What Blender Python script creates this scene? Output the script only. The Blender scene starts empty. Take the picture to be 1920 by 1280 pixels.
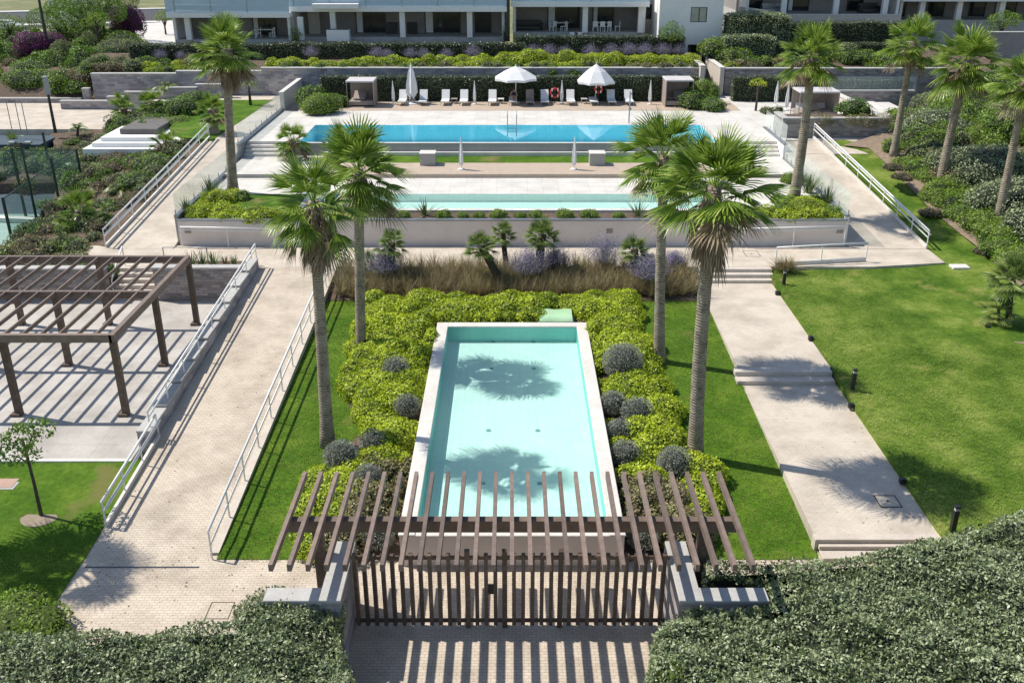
import bpy, math, random
import numpy as np
from mathutils import Vector, Matrix
R = math.radians
C = bpy.context.scene.collection
# ---------------- camera, sky, sun, exposure ----------------
F, PITCH, CZ = 1780.0, 23.9, 17.0
cam_d = bpy.data.cameras.new("camera"); cam = bpy.data.objects.new("camera", cam_d); C.objects.link(cam)
cam.location = (0, 0, CZ); cam.rotation_euler = (R(90 - PITCH), 0, 0)
cam_d.sensor_width = 36; cam_d.lens = F / 1920 * 36; cam_d.clip_start = .1; cam_d.clip_end = 3000
sc = bpy.context.scene; sc.camera = cam
SUN_EL = 53.0
SUN_V = Vector((-.95, .31, 0)).normalized()          # towards the sun, horizontal
w = bpy.data.worlds.new("World"); sc.world = w; w.use_nodes = True
nt = w.node_tree; bg = nt.nodes['Background']
sky = nt.nodes.new('ShaderNodeTexSky'); sky.sky_type = 'NISHITA'; sky.sun_disc = False
sky.sun_elevation = R(SUN_EL); sky.sun_rotation = math.atan2(SUN_V.x, SUN_V.y); sky.air_density = 1.0; sky.dust_density = .6
nt.links.new(sky.outputs[0], bg.inputs[0]); bg.inputs[1].default_value = .125
sd = bpy.data.lights.new("sun", 'SUN'); sun = bpy.data.objects.new("sun", sd); C.objects.link(sun)
sd.energy = 4.8; sd.angle = R(.5); sd.color = (1, .94, .84)
sdir = Vector((SUN_V.x * math.cos(R(SUN_EL)), SUN_V.y * math.cos(R(SUN_EL)), math.sin(R(SUN_EL))))
sun.rotation_euler = sdir.to_track_quat('Z', 'Y').to_euler(); sun.location = (-40, 20, 60)
sc.view_settings.view_transform = 'Standard'; sc.view_settings.look = 'None'; sc.view_settings.exposure = .17; sc.view_settings.gamma = 1
sc.cycles.max_bounces = 8; sc.cycles.transparent_max_bounces = 16; sc.cycles.diffuse_bounces = 3
# ---------------- pixel helpers (photo is 1920 x 1280): where a ray meets a real plane ----------------
ct, st = math.cos(R(PITCH)), math.sin(R(PITCH))
def ray(px, py):
    x = (px - 960) / F; u = -(py - 640) / F
    return x, ct + u * st, -st + u * ct
def G(px, py, z=0.0):
    x, y, d = ray(px, py); t = (z - CZ) / d
    return x * t, y * t
def G3(px, py, z=0.0): return (*G(px, py, z), z)
def W(px, py, Y):
    x, y, d = ray(px, py); t = Y / y
    return x * t, CZ + d * t
def ZC(Y): return max(0.0, min(1.0, (Y - 23.5) * .052))           # garden slope
def ZR(Y): return 1.4 * max(0.0, min(1.0, (Y - 22.9) / 21.4))      # brick ramp
def ZT(Y): return 1.4 + 2.4 * max(0.0, min(1.0, (Y - 47) / 16))    # sloping side paths up to the pool terrace
def Gf(px, py, f):
    z = 1.0
    for _ in range(30): z = .5 * z + .5 * f(G(px, py, z)[1])
    return (*G(px, py, z), z)
# ---------------- mesh helpers ----------------
class MB:
    def __init__(s): s.v = []; s.f = []
    def add(s, vs, fs):
        n = len(s.v); s.v += [tuple(v) for v in vs]; s.f += [tuple(i + n for i in f) for f in fs]; return s
    def hexa(s, a):   # 8 verts: bottom 4 ccw, top 4 ccw
        return s.add(a, [(3,2,1,0),(4,5,6,7),(0,1,5,4),(1,2,6,5),(2,3,7,6),(3,0,4,7)])
    def box(s, x0, x1, y0, y1, z0, z1):
        return s.hexa([(x0,y0,z0),(x1,y0,z0),(x1,y1,z0),(x0,y1,z0),(x0,y0,z1),(x1,y0,z1),(x1,y1,z1),(x0,y1,z1)])
    def cbox(s, c, sz): return s.box(c[0]-sz[0]/2, c[0]+sz[0]/2, c[1]-sz[1]/2, c[1]+sz[1]/2, c[2]-sz[2]/2, c[2]+sz[2]/2)
    def bbox(s, x0, x1, y0, y1, z0, z1, b=.02):   # box with chamfered top edges
        vs = [(x0,y0,z0),(x1,y0,z0),(x1,y1,z0),(x0,y1,z0),(x0,y0,z1-b),(x1,y0,z1-b),(x1,y1,z1-b),(x0,y1,z1-b),
              (x0+b,y0+b,z1),(x1-b,y0+b,z1),(x1-b,y1-b,z1),(x0+b,y1-b,z1)]
        return s.add(vs, [(3,2,1,0),(0,1,5,4),(1,2,6,5),(2,3,7,6),(3,0,4,7),(4,5,9,8),(5,6,10,9),(6,7,11,10),(7,4,8,11),(8,9,10,11)])
    def beam(s, p0, p1, w, h, up=(0,0,1)):
        p0, p1 = Vector(p0), Vector(p1); d = (p1-p0).normalized(); r = d.cross(Vector(up))
        if r.length < 1e-4: r = Vector((1,0,0))
        r.normalize(); u = r.cross(d); r *= w/2; u *= h/2
        return s.hexa([p0-r-u, p0+r-u, p1+r-u, p1-r-u, p0-r+u, p0+r+u, p1+r+u, p1-r+u])
    def cyl(s, p0, p1, r0, r1=None, n=10, caps=True):
        r1 = r0 if r1 is None else r1
        p0, p1 = Vector(p0), Vector(p1); d = (p1-p0).normalized(); a = d.orthogonal().normalized(); b = d.cross(a)
        vs = []
        for p, r in ((p0, r0), (p1, r1)):
            for i in range(n):
                t = 2*math.pi*i/n; vs.append(p + (a*math.cos(t)+b*math.sin(t))*r)
        fs = [(i, (i+1) % n, n+(i+1) % n, n+i) for i in range(n)]
        if caps: fs += [tuple(range(n-1, -1, -1)), tuple(range(n, 2*n))]
        return s.add(vs, fs)
    def tube(s, pts, rs, n=10):
        pts = [Vector(p) for p in pts]; vs = []; m = len(pts)
        for k, p in enumerate(pts):
            d = (pts[min(k+1, m-1)] - pts[max(k-1, 0)]).normalized(); a = Vector((1,0,0)) if abs(d.x) < .9 else Vector((0,1,0))
            a = (a - d*a.dot(d)).normalized(); b = d.cross(a)
            for i in range(n):
                t = 2*math.pi*i/n; vs.append(p + (a*math.cos(t)+b*math.sin(t))*rs[k])
        fs = [(k*n+i, k*n+(i+1) % n, (k+1)*n+(i+1) % n, (k+1)*n+i) for k in range(m-1) for i in range(n)]
        fs += [tuple(range(n-1, -1, -1)), tuple((m-1)*n+i for i in range(n))]
        return s.add(vs, fs)
    def lathe(s, prof, c=(0,0,0), n=16):
        vs = [(c[0]+r*math.cos(2*math.pi*i/n), c[1]+r*math.sin(2*math.pi*i/n), c[2]+z) for r, z in prof for i in range(n)]
        fs = [(k*n+i, k*n+(i+1) % n, (k+1)*n+(i+1) % n, (k+1)*n+i) for k in range(len(prof)-1) for i in range(n)]
        fs += [tuple(range(n-1, -1, -1)), tuple((len(prof)-1)*n+i for i in range(n))]
        return s.add(vs, fs)
    def slab(s, top, depth):   # polygon with any heights, side faces going down
        a = sum(top[i][0]*top[(i+1) % len(top)][1]-top[(i+1) % len(top)][0]*top[i][1] for i in range(len(top)))
        if a < 0: top = top[::-1]
        n = len(top)
        vs = [tuple(p) for p in top] + [(p[0], p[1], p[2]-depth) for p in top]
        return s.add(vs, [tuple(range(n))] + [(n+i, n+(i+1) % n, (i+1) % n, i) for i in range(n)])
    def build(s, name, mat, parent=None, smooth=False, loc=None):
        me = bpy.data.meshes.new(name)
        v = s.v
        if loc is not None and parent is None: v = [(a-loc[0], b-loc[1], c-loc[2]) for a, b, c in v]
        me.from_pydata(v, [], s.f); me.update()
        if smooth: me.polygons.foreach_set('use_smooth', [True]*len(me.polygons))
        me.materials.append(mat); o = bpy.data.objects.new(name, me); C.objects.link(o)
        if parent is not None: o.parent = parent
        elif loc is not None: o.location = loc
        return o
def tag(o, label, cat, group=None, kind=None):
    if label: o['label'] = label
    if cat: o['category'] = cat
    if group: o['group'] = group
    if kind: o['kind'] = kind
    return o
def thing(name, label, cat, loc=(0,0,0), rz=0, group=None):
    o = bpy.data.objects.new(name, None); C.objects.link(o); o.location = loc; o.rotation_euler = (0,0,rz); o.empty_display_size = .3
    return tag(o, label, cat, group)
def copy_tree(o, parent=None, loc=None, rz=None, label=None, scale=None):
    c = o.copy(); C.objects.link(c)
    if parent is not None: c.parent = parent
    if loc is not None: c.location = loc
    if rz is not None: c.rotation_euler = (0,0,rz)
    if scale is not None: c.scale = (scale,)*3 if not hasattr(scale, '__len__') else scale
    if label: c['label'] = label
    for ch in list(o.children): copy_tree(ch, c)
    return c
def struct(o): o['kind'] = 'structure'; return o
def fast_mesh(name, V, quads, mat, parent=None, n=4, loc=None):
    me = bpy.data.meshes.new(name); nv = len(V); nf = len(quads)
    me.vertices.add(nv); me.vertices.foreach_set('co', np.asarray(V, dtype=np.float32).ravel())
    me.loops.add(nf*n); me.loops.foreach_set('vertex_index', np.asarray(quads, dtype=np.int32).ravel())
    me.polygons.add(nf); me.polygons.foreach_set('loop_start', np.arange(0, nf*n, n, dtype=np.int32))
    me.polygons.foreach_set('loop_total', np.full(nf, n, dtype=np.int32)); me.update(calc_edges=True)
    me.materials.append(mat); o = bpy.data.objects.new(name, me); C.objects.link(o)
    if parent is not None: o.parent = parent
    if loc is not None: o.location = loc
    return o
rng = np.random.default_rng(7)
def nrm(a): return a / np.maximum(np.linalg.norm(a, axis=-1, keepdims=True), 1e-9)
def leaves(name, P, N, size, mat, parent=None, asp=.45, up=.45, jit=.35, loc=None):
    """one small folded leaf per point, lying roughly along the surface"""
    n = len(P); r = nrm(rng.normal(size=(n,3))); N = nrm(N + jit*rng.normal(size=(n,3)))
    a = nrm(r - (r*N).sum(1, keepdims=True)*N); a = nrm(a + up*N*rng.uniform(.2,1.4,(n,1))); b = nrm(np.cross(N, a))
    L = (size*rng.uniform(.4,1.5,(n,1))); Wd = L*asp
    c = np.cross(a, b)
    V = np.stack([P, P+a*L*.5+b*Wd*.5+c*L*.06, P+a*L, P+a*L*.5-b*Wd*.5+c*L*.06], 1).reshape(-1,3)
    return fast_mesh(name, V, np.arange(n*4).reshape(-1,4), mat, parent, 4, loc)
def wob(P, s, seed=0, k=5):
    g = np.random.default_rng(seed); out = np.zeros(len(P))
    for i in range(k):
        d = nrm(g.normal(size=3)); out += np.sin(P @ d * s * (1+.6*i) + g.uniform(0,6.28)) / (1+.5*i)
    return out / 2.2
# ---------------- materials ----------------
def newmat(name):
    m = bpy.data.materials.new(name); m.use_nodes = True; t = m.node_tree; t.nodes.clear()
    o = t.nodes.new('ShaderNodeOutputMaterial'); p = t.nodes.new('ShaderNodeBsdfPrincipled'); t.links.new(p.outputs[0], o.inputs[0])
    return m, t, p, o
def nd(t, typ, **kw):
    n = t.nodes.new('ShaderNode'+typ)
    for k, v in kw.items():
        if k.startswith('i_'):
            key = k[2:]; n.inputs[int(key) if key.isdigit() else key].default_value = v
        else: setattr(n, k, v)
    return n
def rgb(c): return (*c, 1)
def ramp(t, fac, cols, pos=None):
    r = nd(t, 'ValToRGB'); e = r.color_ramp.elements
    pos = pos or [i/(len(cols)-1) for i in range(len(cols))]
    while len(e) < len(cols): e.new(.5)
    for i, c in enumerate(cols): e[i].position = pos[i]; e[i].color = rgb(c)
    t.links.new(fac, r.inputs[0]); return r.outputs[0]
def noise(t, scale, detail=4, rough=.6, vec=None):
    n = nd(t, 'TexNoise'); n.inputs['Scale'].default_value = scale; n.inputs['Detail'].default_value = detail; n.inputs['Roughness'].default_value = rough
    if vec is None: vec = nd(t, 'TexCoord').outputs['Object']
    t.links.new(vec, n.inputs['Vector']); return n.outputs['Fac']
def mix(t, fac, a, b, mode='MIX'):
    m = nd(t, 'Mix', data_type='RGBA', blend_type=mode)
    for s, v in ((m.inputs[0], fac), (m.inputs[6], a), (m.inputs[7], b)):
        if hasattr(v, 'links'): t.links.new(v, s)
        else: s.default_value = v if not hasattr(v, '__len__') else rgb(v)
    return m.outputs[2]
def bump(t, p, h, strength=.3, dist=.02):
    b = nd(t, 'Bump'); b.inputs['Strength'].default_value = strength; b.inputs['Distance'].default_value = dist
    t.links.new(h, b.inputs['Height']); t.links.new(b.outputs[0], p.inputs['Normal'])
def pm(name, c1, c2=None, scale=3, rough=.7, bs=.2, metal=0, c3=None, sc2=None, speck=.22, vary=0):
    m, t, p, o = newmat(name); p.inputs['Roughness'].default_value = rough; p.inputs['Metallic'].default_value = metal
    c2 = c2 or tuple(x*.8 for x in c1)
    f = noise(t, scale, 6); cols = [c1, c2] if c3 is None else [c1, c2, c3]
    col = ramp(t, f, cols, [.35, .65] if c3 is None else [.3, .5, .7])
    f2 = noise(t, scale*9, 3); col = mix(t, speck, col, ramp(t, f2, [(0.25,)*3, (1,)*3], [.3, .7]), 'MULTIPLY')
    if vary:
        oi = nd(t, 'ObjectInfo'); col = mix(t, vary, col, ramp(t, oi.outputs['Random'], [(.35,.33,.31), (.8,.8,.8), (1.25,1.2,1.15)]), 'MULTIPLY')
    t.links.new(col, p.inputs['Base Color']); bump(t, p, f2, bs, .01); return m
def uvw(t, kind):   # world coordinates laid flat ('floor') or along walls
    tc = nd(t, 'TexCoord').outputs['Object']
    if kind == 'floor': return tc
    sp = nd(t, 'SeparateXYZ'); t.links.new(tc, sp.inputs[0]); ad = nd(t, 'Math', operation='ADD'); t.links.new(sp.outputs[0], ad.inputs[0]); t.links.new(sp.outputs[1], ad.inputs[1])
    cb = nd(t, 'CombineXYZ'); t.links.new(ad.outputs[0], cb.inputs[0]); t.links.new(sp.outputs[2], cb.inputs[1]); return cb.outputs[0]
def brick(name, c1, c2, mortar, bw, bh, ms, kind='floor', rough=.8, off=.5, stain=.25, bs=.5):
    m, t, p, o = newmat(name); p.inputs['Roughness'].default_value = rough
    b = nd(t, 'TexBrick', offset=off); v = uvw(t, kind); t.links.new(v, b.inputs['Vector'])
    b.inputs['Color1'].default_value = rgb(c1); b.inputs['Color2'].default_value = rgb(c2); b.inputs['Mortar'].default_value = rgb(mortar)
    b.inputs['Scale'].default_value = 1; b.inputs['Brick Width'].default_value = bw; b.inputs['Row Height'].default_value = bh
    b.inputs['Mortar Size'].default_value = ms; b.inputs['Mortar Smooth'].default_value = .3
    f = noise(t, .7, 6, .65); col = mix(t, stain, b.outputs['Color'], ramp(t, f, [(.45,.42,.38), (1,1,1)], [.35, .6]), 'MULTIPLY')
    f2 = noise(t, 22, 3); col = mix(t, .2, col, ramp(t, f2, [(.4,)*3, (1,)*3], [.35, .65]), 'MULTIPLY')
    t.links.new(col, p.inputs['Base Color'])
    iv = nd(t, 'Math', operation='SUBTRACT', i_0=1.0); t.links.new(b.outputs['Fac'], iv.inputs[1]); bump(t, p, iv.outputs[0], bs, .008); return m
def foliage(name, cols, rough=.5, trans=.25, clump=1.2, cl=.35, pos=None, spec=.4):
    m, t, p, o = newmat(name); p.inputs['Roughness'].default_value = rough; p.inputs['Specular IOR Level'].default_value = spec
    g = nd(t, 'NewGeometry'); col = ramp(t, g.outputs['Random Per Island'], cols, pos)
    f = noise(t, clump, 3); col = mix(t, cl, col, ramp(t, f, [tuple(x*.45 for x in cols[0]), cols[-1]], [.35, .62]))
    t.links.new(col, p.inputs['Base Color'])
    tr = nd(t, 'BsdfTranslucent'); t.links.new(col, tr.inputs[0]); mx = nd(t, 'MixShader', i_0=trans)
    t.links.new(p.outputs[0], mx.inputs[1]); t.links.new(tr.outputs[0], mx.inputs[2]); t.links.new(mx.outputs[0], o.inputs[0]); return m
def grassmat(name, a, b, c, dry=(.2,.17,.08)):
    m, t, p, o = newmat(name); p.inputs['Roughness'].default_value = .85; p.inputs['Specular IOR Level'].default_value = .15
    col = ramp(t, noise(t, .55, 7, .62), [a, b, c], [.34, .5, .66])
    col = mix(t, .75, col, ramp(t, noise(t, 5, 6, .75), [(.38,.42,.35), (1,1,1)], [.35, .66]), 'MULTIPLY')
    col = mix(t, .4, col, ramp(t, noise(t, 55, 3, .8), [(.25,.3,.2), (1,1,1)], [.3, .7]), 'MULTIPLY')
    fd = ramp(t, noise(t, .32, 5, .6), [(0,0,0), (1,1,1)], [.60, .70]); col = mix(t, fd, col, dry)
    t.links.new(col, p.inputs['Base Color']); bump(t, p, noise(t, 40, 4, .7), .8, .03); return m
def glassmat(name, tint, fr=.12, rough=.02, opa=.0, body=(.8,.9,.88)):
    m, t, p, o = newmat(name); t.nodes.remove(p)
    tr = nd(t, 'BsdfTransparent', i_0=rgb(tint)); gl = nd(t, 'BsdfGlossy', i_Roughness=rough); fz = nd(t, 'Fresnel', i_IOR=1.5)
    gm = nd(t, 'NewGeometry'); iv = nd(t, 'Math', operation='SUBTRACT', i_0=1.0); t.links.new(gm.outputs['Backfacing'], iv.inputs[1]); ml = nd(t, 'Math', operation='MULTIPLY'); t.links.new(fz.outputs[0], ml.inputs[0]); t.links.new(iv.outputs[0], ml.inputs[1])
    mx = nd(t, 'MixShader'); t.links.new(ml.outputs[0], mx.inputs[0]); t.links.new(tr.outputs[0], mx.inputs[1]); t.links.new(gl.outputs[0], mx.inputs[2])
    if opa:
        df = nd(t, 'BsdfDiffuse', i_0=rgb(body)); m2 = nd(t, 'MixShader', i_0=opa); t.links.new(mx.outputs[0], m2.inputs[1]); t.links.new(df.outputs[0], m2.inputs[2]); mx = m2
    t.links.new(mx.outputs[0], o.inputs[0]); return m
def watermat(name, tint, bscale=2.5, bstr=.15, wet=1.0):
    m, t, p, o = newmat(name); t.nodes.remove(p)
    tr = nd(t, 'BsdfTransparent', i_0=rgb(tint)); gl = nd(t, 'BsdfGlossy', i_Roughness=.02); fz = nd(t, 'Fresnel', i_IOR=1.33)
    h = noise(t, bscale, 3, .5); b = nd(t, 'Bump', i_Strength=bstr, i_Distance=.05); t.links.new(h, b.inputs['Height'])
    t.links.new(b.outputs[0], gl.inputs['Normal']); t.links.new(b.outputs[0], fz.inputs['Normal'])
    mx = nd(t, 'MixShader'); t.links.new(fz.outputs[0], mx.inputs[0]); t.links.new(tr.outputs[0], mx.inputs[1]); t.links.new(gl.outputs[0], mx.inputs[2]); t.links.new(mx.outputs[0], o.inputs[0]); return m
def tilemat(name, a, b, sc):
    m, t, p, o = newmat(name); p.inputs['Roughness'].default_value = .4
    col = ramp(t, noise(t, 1.1, 5), [a, b], [.35, .65])
    # fine mosaic of tiles
    bk = nd(t, 'TexBrick', offset=0); t.links.new(nd(t, 'TexCoord').outputs['Object'], bk.inputs['Vector'])
    bk.inputs['Scale'].default_value = 1; bk.inputs['Brick Width'].default_value = sc; bk.inputs['Row Height'].default_value = sc; bk.inputs['Mortar Size'].default_value = sc*.04
    bk.inputs['Color1'].default_value = (1,1,1,1); bk.inputs['Color2'].default_value = (.9,.94,.93,1); bk.inputs['Mortar'].default_value = (.76,.84,.83,1)
    t.links.new(mix(t, .6, col, bk.outputs['Color'], 'MULTIPLY'), p.inputs['Base Color']); return m
def lined(name, c1, c2, axis, period, rough=.6, frac=.06):   # boards or slats running along one axis
    m, t, p, o = newmat(name); p.inputs['Roughness'].default_value = rough
    tc = nd(t, 'TexCoord').outputs['Object']; sp = nd(t, 'SeparateXYZ'); t.links.new(tc, sp.inputs[0])
    a = nd(t, 'Math', operation='DIVIDE', i_1=period); t.links.new(sp.outputs[axis], a.inputs[0]); b = nd(t, 'Math', operation='FRACT'); t.links.new(a.outputs[0], b.inputs[0])
    g = nd(t, 'Math', operation='LESS_THAN', i_1=frac); t.links.new(b.outputs[0], g.inputs[0])
    col = ramp(t, noise(t, 2.5, 5), [c1, c2], [.35, .65]); col = mix(t, g.outputs[0], col, tuple(x*.4 for x in c1)); t.links.new(col, p.inputs['Base Color']); return m
M = {}; V = {}
M['brick'] = brick('brick_paving', (.60,.515,.415), (.665,.58,.475), (.44,.355,.27), .21, .105, .009, stain=.5)
M['brick2'] = brick('fine_paving', (.62,.545,.45), (.66,.585,.49), (.53,.45,.37), .22, .11, .006, stain=.45)
M['tiles'] = brick('pale_terrace_tiles', (.66,.635,.59), (.71,.68,.63), (.44,.42,.39), .9, .6, .008, off=0, stain=.3)
M['patio'] = brick('patio_slabs', (.50,.47,.43), (.54,.51,.47), (.42,.39,.36), 2.4, 2.4, .012, off=0, stain=.45)
M['stone'] = brick('grey_stone_wall', (.20,.18,.19), (.46,.41,.39), (.26,.24,.24), .42, .14, .012, 'wall', stain=.5, bs=.9)
M['stone_l'] = brick('light_stone_wall', (.27,.26,.30), (.55,.51,.50), (.36,.34,.35), .55, .2, .012, 'wall', stain=.5, bs=1)
M['cap'] = pm('stone_coping', (.52,.51,.49), (.43,.42,.40), 1.5, .8)
M['capw'] = pm('white_stone_coping', (.74,.71,.66), (.64,.6,.55), 1.2, .7)
M['step'] = pm('limestone_step', (.64,.57,.49), (.55,.48,.41), 1.5, .8)
M['render'] = pm('painted_render', (.74,.66,.60), (.68,.60,.54), .8, .85, .1, speck=.04)
M['white'] = pm('white_render', (.86,.85,.83), (.8,.79,.77), .5, .8, .1, speck=.05)
M['cream'] = pm('cream_render', (.66,.6,.53), (.6,.54,.47), .5, .85, .1)
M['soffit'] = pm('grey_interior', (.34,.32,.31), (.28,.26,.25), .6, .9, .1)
M['wood'] = pm('weathered_brown_timber', (.17,.115,.085), (.11,.072,.052), 4, .6, .3, c3=(.21,.15,.115), vary=.5)
M['wood_p'] = pm('pale_weathered_timber', (.27,.20,.165), (.19,.14,.115), 4, .65, .3, vary=.55)
M['rail'] = pm('white_painted_steel', (.9,.9,.88), (.84,.84,.82), 3, .35, .05)
M['metal'] = pm('grey_metal', (.35,.37,.4), (.28,.3,.33), 2, .35, .05, metal=.6)
M['dark'] = pm('dark_metal', (.025,.027,.03), (.015,.016,.018), 4, .4, .05)
M['green_m'] = pm('dark_green_post', (.012,.04,.03), (.008,.03,.022), 4, .4, .05)
M['soil'] = pm('garden_soil', (.16,.11,.075), (.10,.07,.05), 4, .95, .6, c3=(.22,.16,.11))
M['cushion_soil'] = pm('pale_dry_soil', (.36,.29,.22), (.28,.22,.16), 5, .95, .6)
M['soil2'] = pm('dry_soil', (.33,.25,.18), (.22,.165,.115), 5, .95, .6)
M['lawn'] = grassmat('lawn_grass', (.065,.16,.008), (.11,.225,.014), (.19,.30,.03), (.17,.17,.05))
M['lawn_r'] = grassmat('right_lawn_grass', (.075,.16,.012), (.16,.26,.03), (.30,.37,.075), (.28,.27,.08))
M['trunk'] = pm('palm_trunk_bark', (.26,.22,.18), (.15,.125,.10), 6, .9, .8)
def trunkmat():
    m, t, p, o = newmat('ringed_palm_bark'); p.inputs['Roughness'].default_value = .95
    wv = nd(t, 'TexWave', wave_type='BANDS', bands_direction='Z'); wv.inputs['Scale'].default_value = 3.2; wv.inputs['Distortion'].default_value = 2.5; wv.inputs['Detail'].default_value = 3; wv.inputs['Detail Scale'].default_value = 2
    t.links.new(nd(t, 'TexCoord').outputs['Object'], wv.inputs['Vector'])
    col = ramp(t, noise(t, 3, 6, .7), [(.17,.14,.105), (.33,.275,.21), (.43,.37,.29)], [.35,.5,.68]); col = mix(t, .55, col, ramp(t, wv.outputs['Fac'], [(.45,.43,.41), (1,1,1)], [.1, .6]), 'MULTIPLY')
    t.links.new(col, p.inputs['Base Color']); bump(t, p, wv.outputs['Fac'], .8, .02); return m
M['trunk'] = trunkmat()
M['trunk_d'] = pm('shaggy_dark_bark', (.09,.07,.05), (.045,.035,.025), 8, .95, 1)
M['bark'] = pm('grey_bark', (.12,.09,.07), (.06,.045,.035), 8, .9, .8)
M['canvas'] = pm('white_canvas', (.8,.8,.8), (.72,.72,.73), 3, .8, .2)
M['sling'] = pm('white_sling_fabric', (.78,.78,.77), (.7,.7,.7), 5, .7, .1)
M['taupe'] = pm('taupe_canvas', (.36,.3,.27), (.3,.25,.22), 3, .8, .2)
M['red'] = pm('red_plastic', (.6,.03,.02), (.5,.02,.02), 3, .4, .05)
M['glass'] = glassmat('clear_glass', (.97,.99,.985), opa=.13, body=(.80,.90,.87))
M['glass_g'] = glassmat('tinted_court_glass', (.86,.93,.92), opa=.06, body=(.42,.56,.56))
M['glass_b'] = glassmat('balustrade_glass', (.55,.66,.72), opa=.6, body=(.62,.74,.82))
M['window'] = pm('dark_window_glass', (.02,.025,.03), (.035,.04,.045), .8, .06, .02)
M['water_s'] = watermat('shallow_pool_water', (.79,.975,.96), 9, .5)
M['water_u'] = watermat('deep_pool_water', (.80,.985,.99), 3, .02)
M['tile_s'] = tilemat('shallow_pool_tiles', (.76,.81,.775), (.82,.85,.81), .3)
M['tile_u'] = tilemat('deep_pool_tiles', (.40,.80,.95), (.46,.85,.97), .3)
M['tile_w'] = tilemat('teal_pool_wall', (.20,.56,.51), (.24,.60,.55), .3)
M['deck'] = lined('teak_deck_boards', (.50,.40,.31), (.44,.35,.27), 1, .14, .7)
M['asphalt'] = pm('asphalt', (.07,.07,.075), (.05,.05,.052), 2, .9)
M['court'] = pm('pale_green_court', (.28,.42,.36), (.24,.37,.32), .8, .8)
M['court_d'] = pm('blue_grey_court', (.055,.09,.115), (.04,.07,.095), .8, .7)
# foliage
M['pitto'] = foliage('pittosporum_leaf', [(.16,.28,.012), (.38,.54,.014), (.56,.68,.022), (.64,.72,.06)], .45, .3, 1.1, .5)
M['pitto_r'] = foliage('bronze_leaf', [(.14,.10,.06), (.26,.19,.11), (.26,.32,.05), (.42,.36,.22)], .5, .2, 1.6, .25)
M['grey'] = foliage('silver_leaf', [(.19,.21,.17), (.32,.35,.29), (.46,.48,.41)], .7, .15, 3, .2)
M['hedge'] = foliage('grey_green_hedge_leaf', [(.035,.07,.018), (.13,.19,.06), (.29,.36,.15), (.58,.63,.42)], .38, .2, 1.0, .25)
M['hedge2'] = foliage('dark_hedge_leaf', [(.02,.04,.015), (.055,.085,.035), (.11,.15,.07), (.24,.28,.16)], .35, .15, 1.0, .3)
M['bush'] = foliage('green_leaf', [(.06,.14,.018), (.15,.28,.03), (.26,.40,.06)], .5, .25, 1.3, .3)
M['bushy'] = foliage('fresh_green_leaf', [(.10,.20,.018), (.2,.33,.03), (.31,.44,.06)], .5, .3, 1.3, .3)
M['olive'] = foliage('olive_leaf', [(.10,.14,.05), (.21,.26,.09), (.34,.38,.17)], .6, .2, 1.3, .3)
M['dry'] = foliage('dry_leaf', [(.14,.10,.06), (.26,.19,.11), (.36,.3,.17)], .7, .2, 1.3, .3)
M['bougain'] = foliage('purple_bract', [(.16,.02,.14), (.34,.035,.28), (.07,.08,.03)], .6, .3, 2, .25)
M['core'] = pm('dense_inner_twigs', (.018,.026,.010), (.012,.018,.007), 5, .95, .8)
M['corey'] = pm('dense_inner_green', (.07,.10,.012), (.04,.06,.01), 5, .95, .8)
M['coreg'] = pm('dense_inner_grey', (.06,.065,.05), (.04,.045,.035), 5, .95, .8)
M['frond'] = foliage('fan_palm_frond', [(.07,.15,.014), (.16,.29,.026), (.31,.44,.055), (.52,.58,.17)], .38, .28, .8, .2, [0, .4, .8, 1])
M['frond2'] = foliage('stiff_palm_frond', [(.08,.14,.03), (.17,.25,.05), (.35,.42,.14)], .4, .25, 1, .2)
M['dead'] = foliage('dry_palm_frond', [(.16,.11,.075), (.30,.22,.14), (.46,.37,.25)], .8, .15, 1.5, .3)
M['blade'] = foliage('sword_leaf', [(.06,.11,.03), (.12,.18,.05), (.2,.26,.1)], .45, .2, 1, .2)
M['grass_t'] = foliage('dry_ornamental_grass', [(.20,.15,.075), (.40,.30,.16), (.60,.48,.30), (.20,.21,.08)], .8, .25, .8, .35)
M['lav'] = foliage('purple_flower_spike', [(.20,.17,.33), (.32,.28,.50), (.42,.38,.50), (.2,.22,.16)], .8, .25, 1, .1)
M['lavs'] = foliage('grey_green_stem', [(.10,.13,.08), (.18,.2,.13)], .8, .2, 1, .1)
# ---------------- ground, lawns, paving ----------------
def sheet(name, rows, mat, depth=.4, parent=None):
    """rows of (Y, x0, x1, z0, z1), joined into one strip with side faces"""
    mb = MB(); n = len(rows); vs = []
    for Y, x0, x1, z0, z1 in rows: vs += [(x0, Y, z0), (x1, Y, z1)]
    vs += [(x, y, z-depth) for x, y, z in vs]; o = 2*n; fs = []
    for i in range(n-1):
        a = 2*i; fs += [(a, a+1, a+3, a+2), (a, a+2, o+a+2, o+a), (a+1, o+a+1, o+a+3, a+3)]
    fs += [(0, o, o+1, 1), (2*n-2, 2*n-1, o+2*n-1, o+2*n-2)]
    mb.add(vs, fs); return mb.build(name, mat, parent)
def flat(name, x0, x1, y0, y1, z, mat, depth=.5): return struct(sheet(name, [(y0,x0,x1,z,z),(y1,x0,x1,z,z)], mat, depth))
g = MB(); prof = [(-300,-.6), (5,-.6), (60,-.6), (76,-.4), (84,2.2), (93,4.2), (120,4.6), (170,4.4), (2500,4.0)]
xs = [-1500, -200, -40, 40, 200, 1500]
vs = [(x, y, z) for y, z in prof for x in xs]; nx = len(xs)
g.add(vs, [(j*nx+i, j*nx+i+1, (j+1)*nx+i+1, (j+1)*nx+i) for j in range(len(prof)-1) for i in range(nx-1)])
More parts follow.
